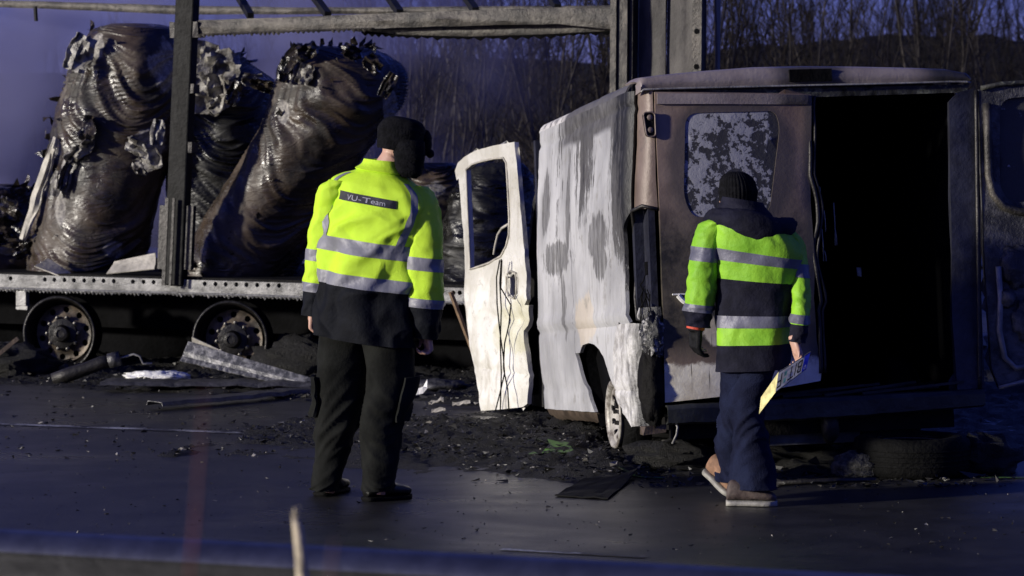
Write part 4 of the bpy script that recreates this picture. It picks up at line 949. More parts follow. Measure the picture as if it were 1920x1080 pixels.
inner = [D2(*p) for p in ((892, 520), (900, 512), (925, 500), (950, 490), (976, 485), (980, 740), (925, 750), (905, 680))]
v, f = sheet(inner, (), .08, dpt(-.12)); vobj('door_lining', v, f, MT['soot'], fdoor)
for i, ln in enumerate((((937, 488), (931, 520), (932, 570), (937, 620), (944, 670), (946, 700), (938, 735), (929, 770)), ((940, 486), (937, 530), (940, 580), (938, 640), (940, 700), (938, 771)), ((941, 488), (939, 540), (958, 572), (954, 610), (946, 645), (944, 690), (952, 730), (954, 766)))):
    MB().tube([VI @ (DF.m @ DF.at(*p, 1, .07)) for p in ln], .005, 6).build('cable', MT['rubber'], fdoor, True, True)

# ------------------------------------------------------------------ loose wreckage on the ground
def tagged(o, lab, cat, group=None): return tag(o, lab, cat, group)
def angle_bar(name, pa, pb, w, h, mat, lab, cat, seed=1):
    """bent L-profile lying between two world points"""
    pa, pb = V(pa), V(pb); t = (pb - pa).normalized(); s = t.cross(V((0, 0, 1))).normalized(); u = s.cross(t); v = []; N = 26
    for i in range(N + 1):
        q = i / N; c = pa.lerp(pb, q) + u * (.02 * math.sin(q * PI) + .01 * nz(q * 6, seed, 1)); w2 = w * (1 - .25 * q); h2 = h * (1 - .35 * q)
        v += [c + s * w2 * .5 + u * h2, c + u * (h2 * .9), c + s * (-w2 * .1) + u * 0, c - s * w2 * (.55 + .12 * nz(q * 40, seed, 2)) - u * .004]
    o = mk(name, v, [(4 * i + j, 4 * i + 4 + j, 4 * i + 5 + j, 4 * i + 1 + j) for i in range(N) for j in range(3)], mat, None, False, solid=.006)
    return tag(o, lab, cat)
pa_ = P(346, 664, 19.6); pb_ = G(592, 735); pb_.z = .03
o = MB(); d = (pb_ - pa_); up = V((0, 0, 1)); s_ = d.normalized().cross(up).normalized(); un = s_.cross(d.normalized()); v = []; N = 40
for i in range(N + 1):
    q = i / N; c = pa_.lerp(pb_, q); k = 1 - .45 * q
    v += [c + un * (.09 * k) + s_ * -.03, c + un * .02 * k + s_ * .012, c - un * .015 * k + s_ * .02, c - un * .05 * k * (1 + .25 * nz(q * 60, 1, 1)) + s_ * (.05 + .012 * nz(q * 45, 2, 1))]
b = NB('bent rail'); n = b.noise(20, 5, .7); MT['bent'] = b.out(b.mix(b.step(n, .42, .6), (.07, .07, .073), (.26, .255, .25)), .45, .3, b.bump(n, .01))
br = mk('bent_rail', v, [(4 * i + j, 4 * i + 4 + j, 4 * i + 5 + j, 4 * i + 1 + j) for i in range(N) for j in range(3)], MT['bent'], None, False, solid=.008)
tag(br, 'bent perforated metal rail propped up in front of the right trailer wheel, its end pale', 'metal rail')
e0 = P(358, 645, 19.5); v = []
for j in range(5):
    for i in range(6): v.append(pa_ + d.normalized() * (.02 + .32 * i / 5) + un * (.045 + (.085 - .06 * i / 5) * j / 4) - s_ * (.035 + .01 * math.sin(j)))
ep = mk('rail_end', v, [(j * 6 + i, j * 6 + i + 1, j * 6 + i + 7, j * 6 + i + 6) for j in range(4) for i in range(5)], MT['paleash'], br, True, solid=.006)
def flatstrip(name, a, c, w, lab, mat, lift=.05, twist=0.0):
    a, c = V(a), V(c); t = (c - a).normalized(); s = V((-t.y, t.x, 0)); v = []; N = 20
    for i in range(N + 1):
        p = a.lerp(c, i / N) + V((0, 0, lift + .012 * nz(i * .5, a.x, 1)))
        for k, dz in ((-.5, .0), (-.42, .025), (.42, .03 + twist), (.5, .0)): v.append(p + s * (w * k) + V((0, 0, dz + .004 * nz(i, k * 5, 2))))
    o = mk(name, v, [(4 * i + j, 4 * i + 4 + j, 4 * i + 5 + j, 4 * i + 1 + j) for i in range(N) for j in range(3)], mat, None, False, solid=.006)
    return tag(o, lab, 'metal strip')
MT['profile'] = plain('scaled steel profile', (.05, .049, .052), .42, .35, .5, 20, .006, 50)
flatstrip('metal_strip', G(195, 733), G(588, 735), .30, 'long flat dark strip lying level on the road behind the white scrap', MT['profile'], .05)
flatstrip('metal_strip', G(290, 769), G(590, 741), .16, 'thin flat dark strip nearest the camera, angled to the bent rail end', MT['profile'], .03)
mb = MB(); c = G(293, 722) + V((0, 0, .06))
mb.ball(c, (.24, .10, .042), 40, 16, lambda d: 1 + .35 * nz(d.x * 5, d.y * 4, d.z * 3) + .2 * nz(d.x * 12, d.y * 9, d.z * 8)); MT['scrapwhite'] = plain('white scrap', (.85, .84, .80), .5, 0, .12, 14, .01, 40)
tag(mb.build('plastic_scrap', MT['scrapwhite'], None, True), 'bright white crumpled scrap lying between the trailer wheels', 'scrap')
mb = MB(); pts = [P(x, y, 19.9 - .0 * x) for x, y in ((100, 712), (130, 702), (160, 692), (190, 680), (212, 676))]; mb.tube(pts, [.05, .055, .05, .05, .045], 14)
ho = mb.build('hose', MT['darkmetal'], None, True); tag(ho, 'thick burnt hose sloping up from the ground by the left trailer wheel', 'hose')
mb = MB(); mb.tube([P(x, y, 19.9) for x, y in ((204, 677), (225, 672))], .056, 14); mb.build('hose_collar', MT['profile'], ho, True)
mb = MB(); mb.tube([P(x, y, 19.9) for x, y in ((222, 672), (238, 668), (250, 664), (262, 668), (268, 682), (285, 681))], .008, 6); mb.build('hose_wire', MT['greymetal'], ho, True)
def lump(name, px, py, r, mat, lab, cat, seed, n=26, lift=.0, Y=None, group=None):
    c = G(px, py) if Y is None else P(px, py, Y); c = c + V((0, 0, r[2] * .55 + lift)); mb = MB()
    mb.ball(c, r, n, n - 8, lambda d: 1 + .32 * nz(d.x * 2.5, d.y * 2.5, d.z * 2.5 + seed) + .2 * nz(d.x * 7, d.y * 7, d.z * 7 + seed) + .1 * nz(d.x * 17, d.y * 17, d.z * 17 + seed))
    return tag(mb.build(name, mat, None, True), lab, cat, group)
MT['heap'] = MT['ash']
lump('ash_heap', 560, 705, (.36, .3, .2), MT['melt2'] if 'melt2' in MT else MT['rubble'] if 'rubble' in MT else MT['ash'], 'layered black heap of charred debris right of the right trailer wheel', 'debris heap', 3)
lump('ash_heap', 20, 705, (.35, .3, .16), MT['ash'], 'low black heap of ash left of the left trailer wheel', 'debris heap', 8)
lump('ash_heap', 1262, 872, (.26, .2, .09), MT['ash'], 'black ash heap below the van corner beside its left rear wheel', 'debris heap', 11)
lump('ash_heap', 1830, 885, (.22, .2, .13), MT['ash'], 'dark debris heap right of the loose tyre', 'debris heap', 15)
b = NB('charred rubble'); n = b.vor(16); n2 = b.noise(30, 5, .7); MT['rubble'] = b.out(b.mix(b.step(n2, .4, .65), (.02, .02, .018), (.11, .105, .085)), .65, 0, b.bump(b.ma('ADD', n, n2), .03))
lump('charred_lump', 1610, 893, (.145, .12, .085), MT['rubble'], 'grey pitted lump of charred rubble against the loose tyre under the van', 'rubble', 19)
# loose tyre lying under the rear corner
c = G(1715, 893); M = Matrix.Translation(c + V((.0, .1, .1))); mb = MB()
mb.lathe([(.19, -.08), (.21, -.10), (.26, -.105), (.298, -.085), (.306, -.05), (.306, .05), (.298, .085), (.26, .105), (.21, .10), (.19, .08), (.185, .0), (.19, -.08)], M, 56)
mb.v = [q + V((0, 0, .008 * nz(q.x * 5, q.y * 5, 1))) for q in mb.v]
ty = mb.build('loose_tyre', MT['rubber'], None, True); tag(ty, 'burnt black tyre lying flat under the right rear corner of the van', 'tyre')
mb = MB()
for k in range(4): mb.lathe([(.307, -.04 + .026 * k), (.311, -.034 + .026 * k), (.307, -.028 + .026 * k)], M, 56)
mb.build('tread_rib', MT['rubber'], ty, True)
mb = MB(); mb.lathe([(.188, .07), (.194, .085), (.2, .075)], M, 56); mb.build('bead_wire', MT['rust'], ty, True)
mb = MB(); mb.tube([G(1452, 912) + V((0, 0, .015)), G(1560, 908) + V((0, 0, .02)), G(1640, 905) + V((0, 0, .015))], .014, 6); tag(mb.build('metal_rod', MT['darkmetal'], None, True), 'thin dark rod lying on the road beside the pitted lump', 'rod')
# black folded sheet on the road
q = [G(1040, 932), G(1096, 903), G(1196, 893), G(1140, 938)]
v = []; N = 8
for j in range(N + 1):
    for i in range(N + 1):
        s, t = i / N, j / N; p = q[0].lerp(q[1], t).lerp(q[3].lerp(q[2], t), s); v.append(p + V((0, 0, .012 + .05 * abs(s - .45) * sstep(.4, 1, t) * (1 if s > .45 else .3) + .01 * nz(i * .6, j * .5, 2))))
o = mk('folded_sheet', v, [(j * (N + 1) + i, j * (N + 1) + i + 1, (j + 1) * (N + 1) + i + 1, (j + 1) * (N + 1) + i) for j in range(N) for i in range(N)], plain('black sheet', (.006, .006, .006), .8, 0, .3, 10, .002, 30, .15), None, False, solid=.006)
tag(o, 'flat black folded sheet lying on the wet road left of the walking man', 'sheet')
# bumper piece and pale scraps to the right of the man in the black hat
mb = MB(); c = G(822, 738) + V((0, 0, .05))
mb.ball(c, (.19, .07, .055), 34, 16, lambda d: 1 + .25 * nz(d.x * 3, d.y * 3, d.z * 3 + 4) + .12 * nz(d.x * 9, d.y * 9, d.z * 9) - .35 * max(0, -d.z))
tag(mb.build('bumper_piece', MT['profile'], None, True), 'curved grey bumper piece on the ground left of the van door', 'bumper piece')
def shard(px, py, w, h, lab, mat, seed, lift=.03):
    g = random.Random(seed); c = G(px, py) + V((0, 0, lift)); v = []
    for j in range(4):
        for i in range(6): v.append(c + V(((i / 5 - .5) * w, (j / 3 - .5) * w * .5, (i / 5 - .5) * h + .25 * h * g.gauss(0, 1) + .02 * math.sin(j))))
    o = mk('scrap_shard', v, [(j * 6 + i, j * 6 + i + 1, j * 6 + i + 7, j * 6 + i + 6) for j in range(3) for i in range(5)], mat, None, False, solid=.006)
    return tag(o, lab, 'scrap')
shard(782, 748, .14, .07, 'white pointed shard in front of the curved bumper piece', MT['white'], 1, .04)
shard(818, 762, .10, .03, 'small grey-tan fragment under the curved bumper piece', MT['paleash'], 2)
shard(865, 766, .12, .02, 'pale flat fragment left of the foot of the van front door', MT['paleash'], 3)
shard(822, 780, .09, .015, 'small pale chip on the road below the curved bumper piece', MT['paleash'], 4)
shard(549, 799, .15, .012, 'thin white scrap lying alone on the road left of the man in the black hat', MT['white'], 5, .012)
shard(1003, 606 + 140, .10, .04, 'small cream fragment between the front door and the van side', MT['paleash'], 6, .1)
mb = MB(); mb.bar(P(845, 548, 18.6), V((P(920, 700, 18.6).x, 18.7, .0)), .05, .02)
tag(mb.build('wood_strip', MT['tan']), 'tan strip of wood leaning behind the right sleeve of the man in the black hat', 'wood strip')
mb = MB(); mb.bar(P(-12, 672, 20.2), P(34, 634, 20.2), .03, .03); mb.bar(P(-12, 672, 20.2), G(-14, 712), .03, .03); tag(mb.build('metal_rod', MT['rust']), 'thin brown rod leaning at the left edge beside the left trailer wheel', 'rod')
lump('crumpled_panel', 845, 640, (.28, .2, .12), MT['soot'], 'dark crumpled panel behind the right hand of the man in the black hat', 'crumpled panel', 30, 24, .25)
# sprayed green marks
b = NB('green marker paint'); n = b.noise(14, 5, .7); MT['green'] = b.out(b.mix(b.step(n, .42, .6), (.012, .014, .008), (.10, .24, .03)), .6)
def spray(pts, w, lab):
    v = []; pts = [G(*p) for p in pts]; N = len(pts)
    for i, p in enumerate(pts):
        t = (pts[min(N - 1, i + 1)] - pts[max(0, i - 1)]).normalized(); s = V((-t.y, t.x, 0)) * w * (1 + .5 * nz(i, w, 3))
        for q in (p - s, p + s): v.append(V((q.x, q.y, max(.005, ash_z(q.x, q.y) + .005))))
    o = mk('paint_mark', v, [(2 * i, 2 * i + 1, 2 * i + 3, 2 * i + 2) for i in range(N - 1)], MT['green']); tag(o, lab, 'paint mark')
spray([(988, 861), (1005, 860), (1020, 859), (1032, 856)], .03, 'short green sprayed line on the ground left of the green curl near the van')
spray([(1022, 852), (1034, 848), (1046, 850), (1054, 856), (1060, 862), (1070, 866)], .06, 'bright green sprayed curl on the ash in front of the van left wheel')
spray([(1160, 891), (1190, 894), (1215, 897), (1245, 898)], .02, 'thin green sprayed line behind the black folded sheet')
spray([(1838, 896), (1870, 897), (1910, 897), (1970, 899)], .025, 'green sprayed line at the right edge beside the loose tyre')

# ------------------------------------------------------------------ people
def remesh(mb, name, mat, vox, smooth_it=6):
    me = bpy.data.meshes.new('t'); me.from_pydata([tuple(v) for v in mb.v], [], mb.f); o = bpy.data.objects.new('t', me); COL.objects.link(o)
    md = o.modifiers.new('r', 'REMESH'); md.mode = 'VOXEL'; md.voxel_size = vox
    sm = o.modifiers.new('s', 'SMOOTH'); sm.factor = .5; sm.iterations = smooth_it
    dg = bpy.context.evaluated_depsgraph_get(); m2 = bpy.data.meshes.new_from_object(o.evaluated_get(dg)); bpy.data.objects.remove(o)
    m2.name = name; m2.materials.clear(); m2.materials.append(mat); m2.polygons.foreach_set('use_smooth', [True] * len(m2.polygons))
    return m2
b = NB('skin'); n = b.noise(20, 4, .6); MT['skin'] = b.out(b.mix(n, (.42, .24, .17), (.56, .34, .26)), .5, 0, b.bump(b.noise(120, 3), .001))
b = NB('black glove'); MT['glove'] = plain('glove', (.008, .008, .009), .7, 0, .4, 20, .004, 60, .15)
def hand(mb, wrist, dirn, palm, thumb, sc=1.0, curl=.55):
    """palm and five bent fingers; dirn runs to the fingertips, palm is the palm's normal, thumb points to the thumb's side"""
    d, n = V(dirn).normalized(), V(palm).normalized(); s = n.cross(d).normalized()
    if s.dot(V(thumb)) < 0: s = -s
    w = V(wrist)
    for k in range(4):
        q = (k - 1.5) * .020 * sc
        mb.tube([w - d * .02 * sc + s * q * .55, w + d * .045 * sc + s * q * .95, w + d * .09 * sc + s * q], [.016 * sc, .0165 * sc, .0125 * sc], 8)
    mb.tube([w - d * .05 * sc, w + d * .05 * sc], [.026 * sc, .022 * sc], 10, True, 1)
    for k, L in enumerate((.062, .078, .082, .074)):
        k2 = 1.5 - k; base = w + d * .088 * sc + s * (k2 - 0) * -.0212 * sc; base = w + d * .086 * sc + s * ((k - 1.5) * .0215 * sc)
        pts = [base]; a = .15
        for f in (.45, .32, .28):
            a += curl * (1.0 + .08 * k); dd = d * math.cos(a) + n * math.sin(a); pts.append(pts[-1] + dd * (L * f * sc))
        mb.tube(pts, [.0100 * sc, .0095 * sc, .0085 * sc, .0068 * sc], 8)
    b0 = w + d * .02 * sc + s * .026 * sc; t1 = (d * .6 + s * .7 + n * .35).normalized(); t2 = (d * .9 + s * .15 + n * .4).normalized()
    mb.tube([w + d * .005 * sc + s * .01 * sc, b0 + t1 * .012 * sc, b0 + t1 * .045 * sc, b0 + t1 * .045 * sc + t2 * .032 * sc], [.016 * sc, .015 * sc, .011 * sc, .008 * sc], 8)
def head(mb, c, face, tilt=0.0, sc=1.0):
    """c centre of the skull, face the looking direction"""
    f = V(face).normalized(); s = f.cross(V((0, 0, 1))).normalized(); u = s.cross(f)
    L = lambda a, bb, cc: c + s * (a * sc) + f * (bb * sc) + u * (cc * sc)
    M = Matrix((( s.x, f.x, u.x), (s.y, f.y, u.y), (s.z, f.z, u.z)))
    m2 = MB(); m2.ball((0, 0, 0), (.076 * sc, .096 * sc, .115 * sc), 28, 20, lambda d: 1 - .10 * sstep(0, -1, d.z) * (1 if d.y < 0 else .4)); mb.add([c + M @ q for q in m2.v], m2.f)
    m2 = MB(); m2.ball((0, .04 * sc, -.075 * sc), (.05 * sc, .05 * sc, .05 * sc), 20, 14); mb.add([c + M @ q for q in m2.v], m2.f)      # jaw and chin
    mb.tube([L(0, .085, .02), L(0, .108, -.012), L(0, .116, -.028), L(0, .094, -.036)], [.009 * sc, .012 * sc, .014 * sc, .010 * sc], 8)        # nose
    mb.tube([L(-.022, .088, -.062), L(0, .096, -.060), L(.022, .088, -.062)], [.006 * sc, .008 * sc, .006 * sc], 6); mb.tube([L(-.02, .086, -.074), L(0, .094, -.075), L(.02, .086, -.074)], [.006 * sc, .008 * sc, .006 * sc], 6)
    mb.tube([L(-.05, .075, .028), L(0, .092, .026), L(.05, .075, .028)], [.01 * sc, .011 * sc, .01 * sc], 8)                # brow
    for q in (-1, 1):
        m2 = MB(); m2.ball((q * .031 * sc, .076 * sc, .006 * sc), (.013 * sc, .013 * sc, .012 * sc), 12, 8); mb.add([c + M @ p for p in m2.v], m2.f)
        m2 = MB(); m2.ball((q * .078 * sc, -.005 * sc, -.01 * sc), (.012 * sc, .022 * sc, .032 * sc), 12, 10); mb.add([c + M @ p for p in m2.v], m2.f)
    return L, M
b = NB('fluorescent yellow'); n = b.noise(5, 4, .5); n2 = b.noise(26, 4, .6); MT['hiviz'] = b.out(b.mix(n, (.50, .80, .025), (.60, .88, .035)), .5, 0, b.bump(b.ma('ADD', n2, b.noise(300, 2)), .004), .35)
b = NB('dimmed fluorescent green'); n = b.noise(6, 5, .6); MT['hiviz2'] = b.out(b.mix(b.step(n, .3, .7), (.17, .40, .02), (.27, .54, .03)), .6, 0, b.bump(b.noise(30, 4), .005), .3)  # second jacket's green dimmed to stand in for the floodlight's falloff
b = NB('reflective tape'); n = b.noise(12, 4, .5); MT['tape'] = b.out(b.mix(n, (.15, .15, .18), (.22, .22, .25)), .5, .0, b.bump(b.noise(30, 3), .004), .5)
b = NB('navy cloth'); n = b.noise(9, 5, .6); MT['navy'] = b.out(b.mix(b.step(n, .3, .7), (.0025, .003, .005), (.0055, .0065, .010)), .75, 0, b.bump(b.noise(60, 4), .003), .12)
MT['navy2'] = plain('dark blue cloth', (.010, .010, .019), .8, 0, .4, 9, .004, 60, .12)
MT['blackcloth'] = plain('black trouser cloth', (.011, .0115, .0105), .85, 0, .35, 7, .003, 50, .06)
MT['hat'] = plain('black knitted hat', (.006, .006, .0075), .95, 0, .4, 30, .005, 90, .08)
b = NB('denim'); n = b.noise(7, 5, .6); n2 = b.noise(160, 3, .7); MT['denim'] = b.out(b.mix(b.step(n, .35, .7), (.005, .006, .018), (.012, .016, .042)), .8, 0, b.bump(b.ma('ADD', n2, b.noise(20, 4)), .005), .1)
MT['shoe'] = plain('black boot leather', (.010, .010, .009), .32, 0, .4, 14, .004, 40)
MT['tanshoe'] = plain('tan suede', (.22, .12, .07), .8, 0, .35, 14, .004, 60)
MT['brownshoe'] = plain('dark brown shoe', (.06, .042, .036), .7, 0, .4, 14, .004, 60)
MT['sole'] = plain('grey sole', (.26, .25, .22), .6, 0, .25, 20, .003, 60)
MT['redcuff'] = plain('red cuff', (.5, .06, .03), .7, 0, .2, 20)
MT['badge'] = plain('navy badge', (.012, .012, .022), .7, 0, .3, 20)
MT['print'] = plain('grey print', (.30, .30, .36), .5, 0, .1, 20, 0)
def patch(L, name, mat, parent, t0, t1, nt, nu, u0=0, u1=1, off=0.0, solid=0):
    v, f = L.grid(t0, t1, nt, nu, u0, u1, off); return mk(name, v, f, mat, parent, True, False, solid=solid)
def shoe(parent, heel, toe, w, h, mat, solemat, name='shoe', lift=0.0, soleh=.022):
    """loft from heel to toe, heel and toe on the ground"""
    heel, toe = V(heel), V(toe); d = (toe - heel); L_ = d.length; d.normalize(); s = d.cross(V((0, 0, 1))).normalized(); u = s.cross(d)
    ks = []
    for q, ww, hh in ((0, .30, .55), (.06, .40, .95), (.22, .44, 1.0), (.40, .46, .92), (.60, .52, .62), (.80, .53, .46), (.94, .42, .36), (1.0, .22, .22)):
        ks.append((q, heel + d * (L_ * q) + u * (h * hh * .5 + soleh), s * (w * ww), u * (h * hh * .5)))
    L = Loft(ks, 2.6, lambda a, t: .004 * nz(a * 9, t * 9, L_ * 50)); v, f = L.grid(0, 1, 26, 24, cap=3); o = mk(name, v, f, mat, parent)
    ks = [(q, heel + d * (L_ * (-.01 + q * 1.03)) + u * (soleh * .5), s * (w * ww), u * (soleh * .5)) for q, ww in ((0, .34), (.06, .43), (.3, .44), (.6, .55), (.85, .53), (1.0, .22))]
    v, f = Loft(ks, 4).grid(0, 1, 20, 20, cap=3); mk('sole', v, f, solemat, o)
    return o
# ---- the man in the yellow jacket and black hat
Y1 = 13.05; S1 = Y1 / FPX; A1 = R(22); ax1 = V((math.cos(A1), -math.sin(A1), 0)); fw1 = V((math.sin(A1), math.cos(A1), 0))
def p1(px, py, f=0.0): return P(px, py, Y1) + fw1 * f
bm = MB()
hc = P(752, 280, Y1) + V((0, .02, .01)); face1 = V((math.sin(R(58)), math.cos(R(58)), -.25))
head(bm, hc, face1)
bm.tube([hc + V((-.035, -.02, -.05)), p1(722, 318), p1(715, 350)], [.062, .062, .09], 16)
bm.tube([p1(715, 340), p1(712, 400), p1(700, 470), p1(695, 540), p1(692, 600), p1(690, 622)], [.09, .12, .13, .12, .11, .10], 20, True, .75)
bm.tube([p1(640, 365), p1(715, 350), p1(790, 375)], [.06, .08, .06], 14)
lw, rw = p1(578, 590, .05), p1(815, 628, -.10)
bm.tube([p1(640, 365, .02), p1(598, 450, .06), p1(585, 520, .07), lw], [.055, .048, .040, .027], 12); bm.tube([p1(790, 375, -.05), p1(815, 450, -.10), p1(816, 540, -.11), rw], [.055, .048, .040, .027], 12)
hand(bm, lw + V((0, 0, .015)), V((-.10, .10, -1)), ax1 * .9 + fw1 * .3, fw1, .95, .75); hand(bm, rw + V((0, 0, .015)), V((.16, .05, -1)), -ax1 * .7 - fw1 * .7, fw1 + ax1 * .2, .95, .75)
bm.tube([p1(662, 600, .03), P(640, 740, 13.12), P(617, 900, 13.14), P(612, 922, 13.14)], [.085, .06, .045, .04], 12); bm.tube([p1(722, 600, -.03), P(728, 740, 13.02), P(712, 900, 12.98), P(708, 926, 12.98)], [.085, .06, .045, .04], 12)
me = remesh(bm, 'person', MT['skin'], .0055); man1 = link('person', me)
tag(man1, 'man standing with his back turned, bright yellow reflective jacket, black hat and dark trousers', 'person', 'people at the burnt vehicles')
# torso
def tors(u, t):
    a = u * 2 * PI; back = max(0, -math.sin(a)); q = (t - 330) / 300
    d = .010 * nz(u * 9, t * .012, 1) + .016 * sstep(.1, .6, q) * math.sin(a * 5 + 1.7 * nz(u * 3, t * .01, 4) + t * .006) * (.4 + .6 * abs(nz(u * 4, t * .02, 9) + .3)) + .006 * nz(u * 26, t * .03, 3)
    w = max(0, 1 - 2.6 * abs(nz(u * 8 + .6 * nz(u * 2, t * .02, 5), t * .0075, 21))) ** 2
    d += .030 * w * sstep(.1, .35, q) * (.35 + .65 * back)
    d += .022 * back * (abs(nz(u * 11 + .5 * nz(u * 3, t * .02, 2), t * .007, 12))) * 2 * sstep(.05, .35, q)
    d += .009 * (1 - abs(2 * ((u * 7 + t * .013 + .8 * nz(u * 4, t * .01, 7)) % 1) - 1)) ** 2 * sstep(0, .2, q)
    return d * sstep(318, 350, t)
tk = []
for py, cx, hw, dp, tl, fo in ((301, 716, 29, .075, .10, .02), (312, 715, 33, .085, .12, .02), (324, 714, 46, .095, .14, .0), (336, 714, 72, .11, .17, -.01), (352, 714, 93, .13, .18, -.015), (385, 712, 98, .145, .16, -.01), (430, 706, 95, .155, .14, -.005), (480, 699, 92, .16, .13, 0), (530, 694, 91, .165, .125, 0), (580, 691, 93, .17, .12, 0), (637, 690, 96, .175, .12, 0)):
    A = (ax1 - V((0, 0, tl))).normalized() * (hw * 1.04 * S1); tk.append((py, p1(cx, py, fo), A, fw1 * dp))
LT = Loft(tk, 2.5, tors)
v, f = LT.grid(300, 520, 110, 120, cap=0); jacket1 = mk('jacket', v, f, MT['hiviz'], man1)
patch(LT, 'jacket_hem', MT['navy'], jacket1, 520, 638, 60, 120)
v, f = LT.grid(634, 638, 1, 120, off=-.02, cap=2)
patch(LT, 'reflective_band', MT['tape'], jacket1, 450, 477, 10, 120, off=.003); patch(LT, 'reflective_band', MT['tape'], jacket1, 514, 537, 8, 120, off=.003)
# shoulder bands down the back: u = .75 is the middle of the back, .5 the left side, 1 the right
patch(LT, 'reflective_strap', MT['tape'], jacket1, 330, 452, 30, 8, lambda t: .600 + .012 * (t - 330) / 120, lambda t: .636 + .006 * (t - 330) / 120, off=.0045)
patch(LT, 'reflective_strap', MT['tape'], jacket1, 334, 462, 30, 8, lambda t: .900 - .050 * (t - 334) / 120, lambda t: .934 - .046 * (t - 334) / 120, off=.0045)
# name strip on the back
bu = lambda px, py: None
patch(LT, 'name_strip', MT['badge'], jacket1, 366, 382, 5, 24, .668, .832, off=.004)
cu = bpy.data.curves.new('txt', 'FONT'); cu.body = 'VU-Team'; cu.size = 1; cu.align_x = 'CENTER'; to = bpy.data.objects.new('txt', cu); COL.objects.link(to)
tm = bpy.data.meshes.new_from_object(to.evaluated_get(bpy.context.evaluated_depsgraph_get())); bpy.data.objects.remove(to)
def on_back(u, v): return LT.pt(.752 + .055 * u, 374.6 - 13.5 * (v - .34), .0065)
v = [on_back(q.co.x * .40, q.co.y * 1.0) for q in tm.vertices]; mk('name_lettering', v, [tuple(p.vertices) for p in tm.polygons], MT['print'], jacket1, False)
# collar ring
patch(LT, 'collar', MT['hiviz'], jacket1, 300, 322, 6, 80, off=.007, solid=.008)
# sleeves
def sleeve_disp(seed):
    def d(u, t):
        return .010 * nz(u * 5, t * 5, seed) + .012 * (1 - abs(2 * ((t * 7 + u * 1.5 + .7 * nz(u * 3, t * 4, seed)) % 1) - 1)) * (.25 + abs(nz(u * 3, t * 6, seed + 4))) + .005 * nz(u * 16, t * 20, seed) - .006
    return d
def sleeve(parent, pts, seed, bands, split, matA, matB, tape, ax, fw, S, fp, name='sleeve', nu=56, n=2.2):
    """pts: (px, py, half width px, depth m, forward m); t runs 0..1 along the sleeve"""
    N = len(pts); ks = []
    for i, (x, y, hw, dp, fo) in enumerate(pts): ks.append((i / (N - 1), fp(x, y, fo), V((1, 0, -.10 if ax.y < 0 else .0)).normalized() * hw * S, V((0, 1, 0)) * dp))
    L = Loft(ks, n, sleeve_disp(seed)); v, f = L.grid(0, split, int(70 * split) + 4, nu, cap=1); o = mk(name, v, f, matA, parent, solid=.0)
    patch(L, 'cuff', matB, o, split, 1, 26, nu)
    for a, b_ in bands: patch(L, 'reflective_band', tape, o, a, b_, 6, nu, off=.003)
    return L, o
sleeve(jacket1, [(634, 338, 20, .075, .0), (618, 362, 28, .09, .02), (606, 410, 30, .09, .05), (596, 460, 30, .085, .06), (590, 510, 31, .085, .07), (586, 550, 31, .082, .07), (580, 594, 25, .07, .06)], 5, [(.53, .60), (.755, .83)], .80, MT['hiviz'], MT['navy'], MT['tape'], ax1, fw1, S1, p1)
sleeve(jacket1, [(786, 348, 22, .08, -.02), (800, 375, 31, .10, -.05), (809, 430, 36, .10, -.09), (813, 490, 37, .10, -.11), (815, 545, 36, .095, -.12), (815, 585, 33, .09, -.12), (814, 632, 26, .075, -.11)], 9, [(.475, .545), (.715, .79)], .745, MT['hiviz'], MT['navy'], MT['tape'], ax1, fw1, S1, p1)
# trousers
def leg_disp(seed):
    def d(u, t):
        kn = math.exp(-((t - .52) / .14) ** 2) + .8 * sstep(.82, 1, t)
        w = max(0, 1 - 2.4 * abs(nz(u * 2.2 + .4 * t, t * 9 + 1.6 * math.sin(u * 2 * PI + seed), seed))) ** 2
        return .014 * nz(u * 4, t * 4, seed) + (.004 + .017 * kn) * w + .010 * max(0, nz(u * 9, t * 2.2, seed + 8))
    return d
def leg(pts, seed, nu=56, n=2.2):
    N = len(pts); ks = [(i / (N - 1), P(x, y, Y), V((1, 0, 0)) * hw * (Y / FPX), V((0, 1, 0)) * dp) for i, (x, y, hw, dp, Y) in enumerate(pts)]
    return Loft(ks, n, leg_disp(seed))
tr = MB()
LL = leg([(656, 585, 52, .13, 13.10), (647, 660, 49, .125, 13.11), (642, 710, 48, .115, 13.12), (638, 760, 42, .105, 13.13), (628, 815, 35, .095, 13.14), (621, 860, 29, .088, 13.14), (613, 900, 26, .085, 13.14), (611, 918, 27, .09, 13.14)], 2); tr.add(*LL.grid(0, 1, 110, 56, cap=3))
LR = leg([(722, 585, 52, .13, 13.02), (732, 660, 47, .125, 13.02), (732, 710, 43, .115, 13.02), (722, 760, 37, .105, 13.00), (714, 815, 34, .095, 12.99), (713, 860, 34, .09, 12.98), (711, 895, 30, .09, 12.98), (709, 918, 29, .10, 12.98)], 6); tr.add(*LR.grid(0, 1, 110, 56, cap=3))
trousers1 = tr.build('trousers', MT['blackcloth'], man1, True)
patch(LL, 'cargo_pocket', MT['blackcloth'], trousers1, .27, .48, 16, 14, .44, .60, off=.014, solid=.014); patch(LR, 'cargo_pocket', MT['blackcloth'], trousers1, .27, .50, 16, 14, .84, 1.02, off=.014, solid=.014)
def gxy(px, py, z=0.0): return G(px, py, z)
h_ = gxy(600, 931); shoe(man1, h_ + V((.0, .0, 0)), h_ + V((.10, .26, 0)), .105, .10, MT['shoe'], MT['rubber'], 'shoe')
h_ = gxy(685, 940); shoe(man1, h_, h_ + V((.205, .14, 0)), .105, .105, MT['shoe'], MT['rubber'], 'shoe')
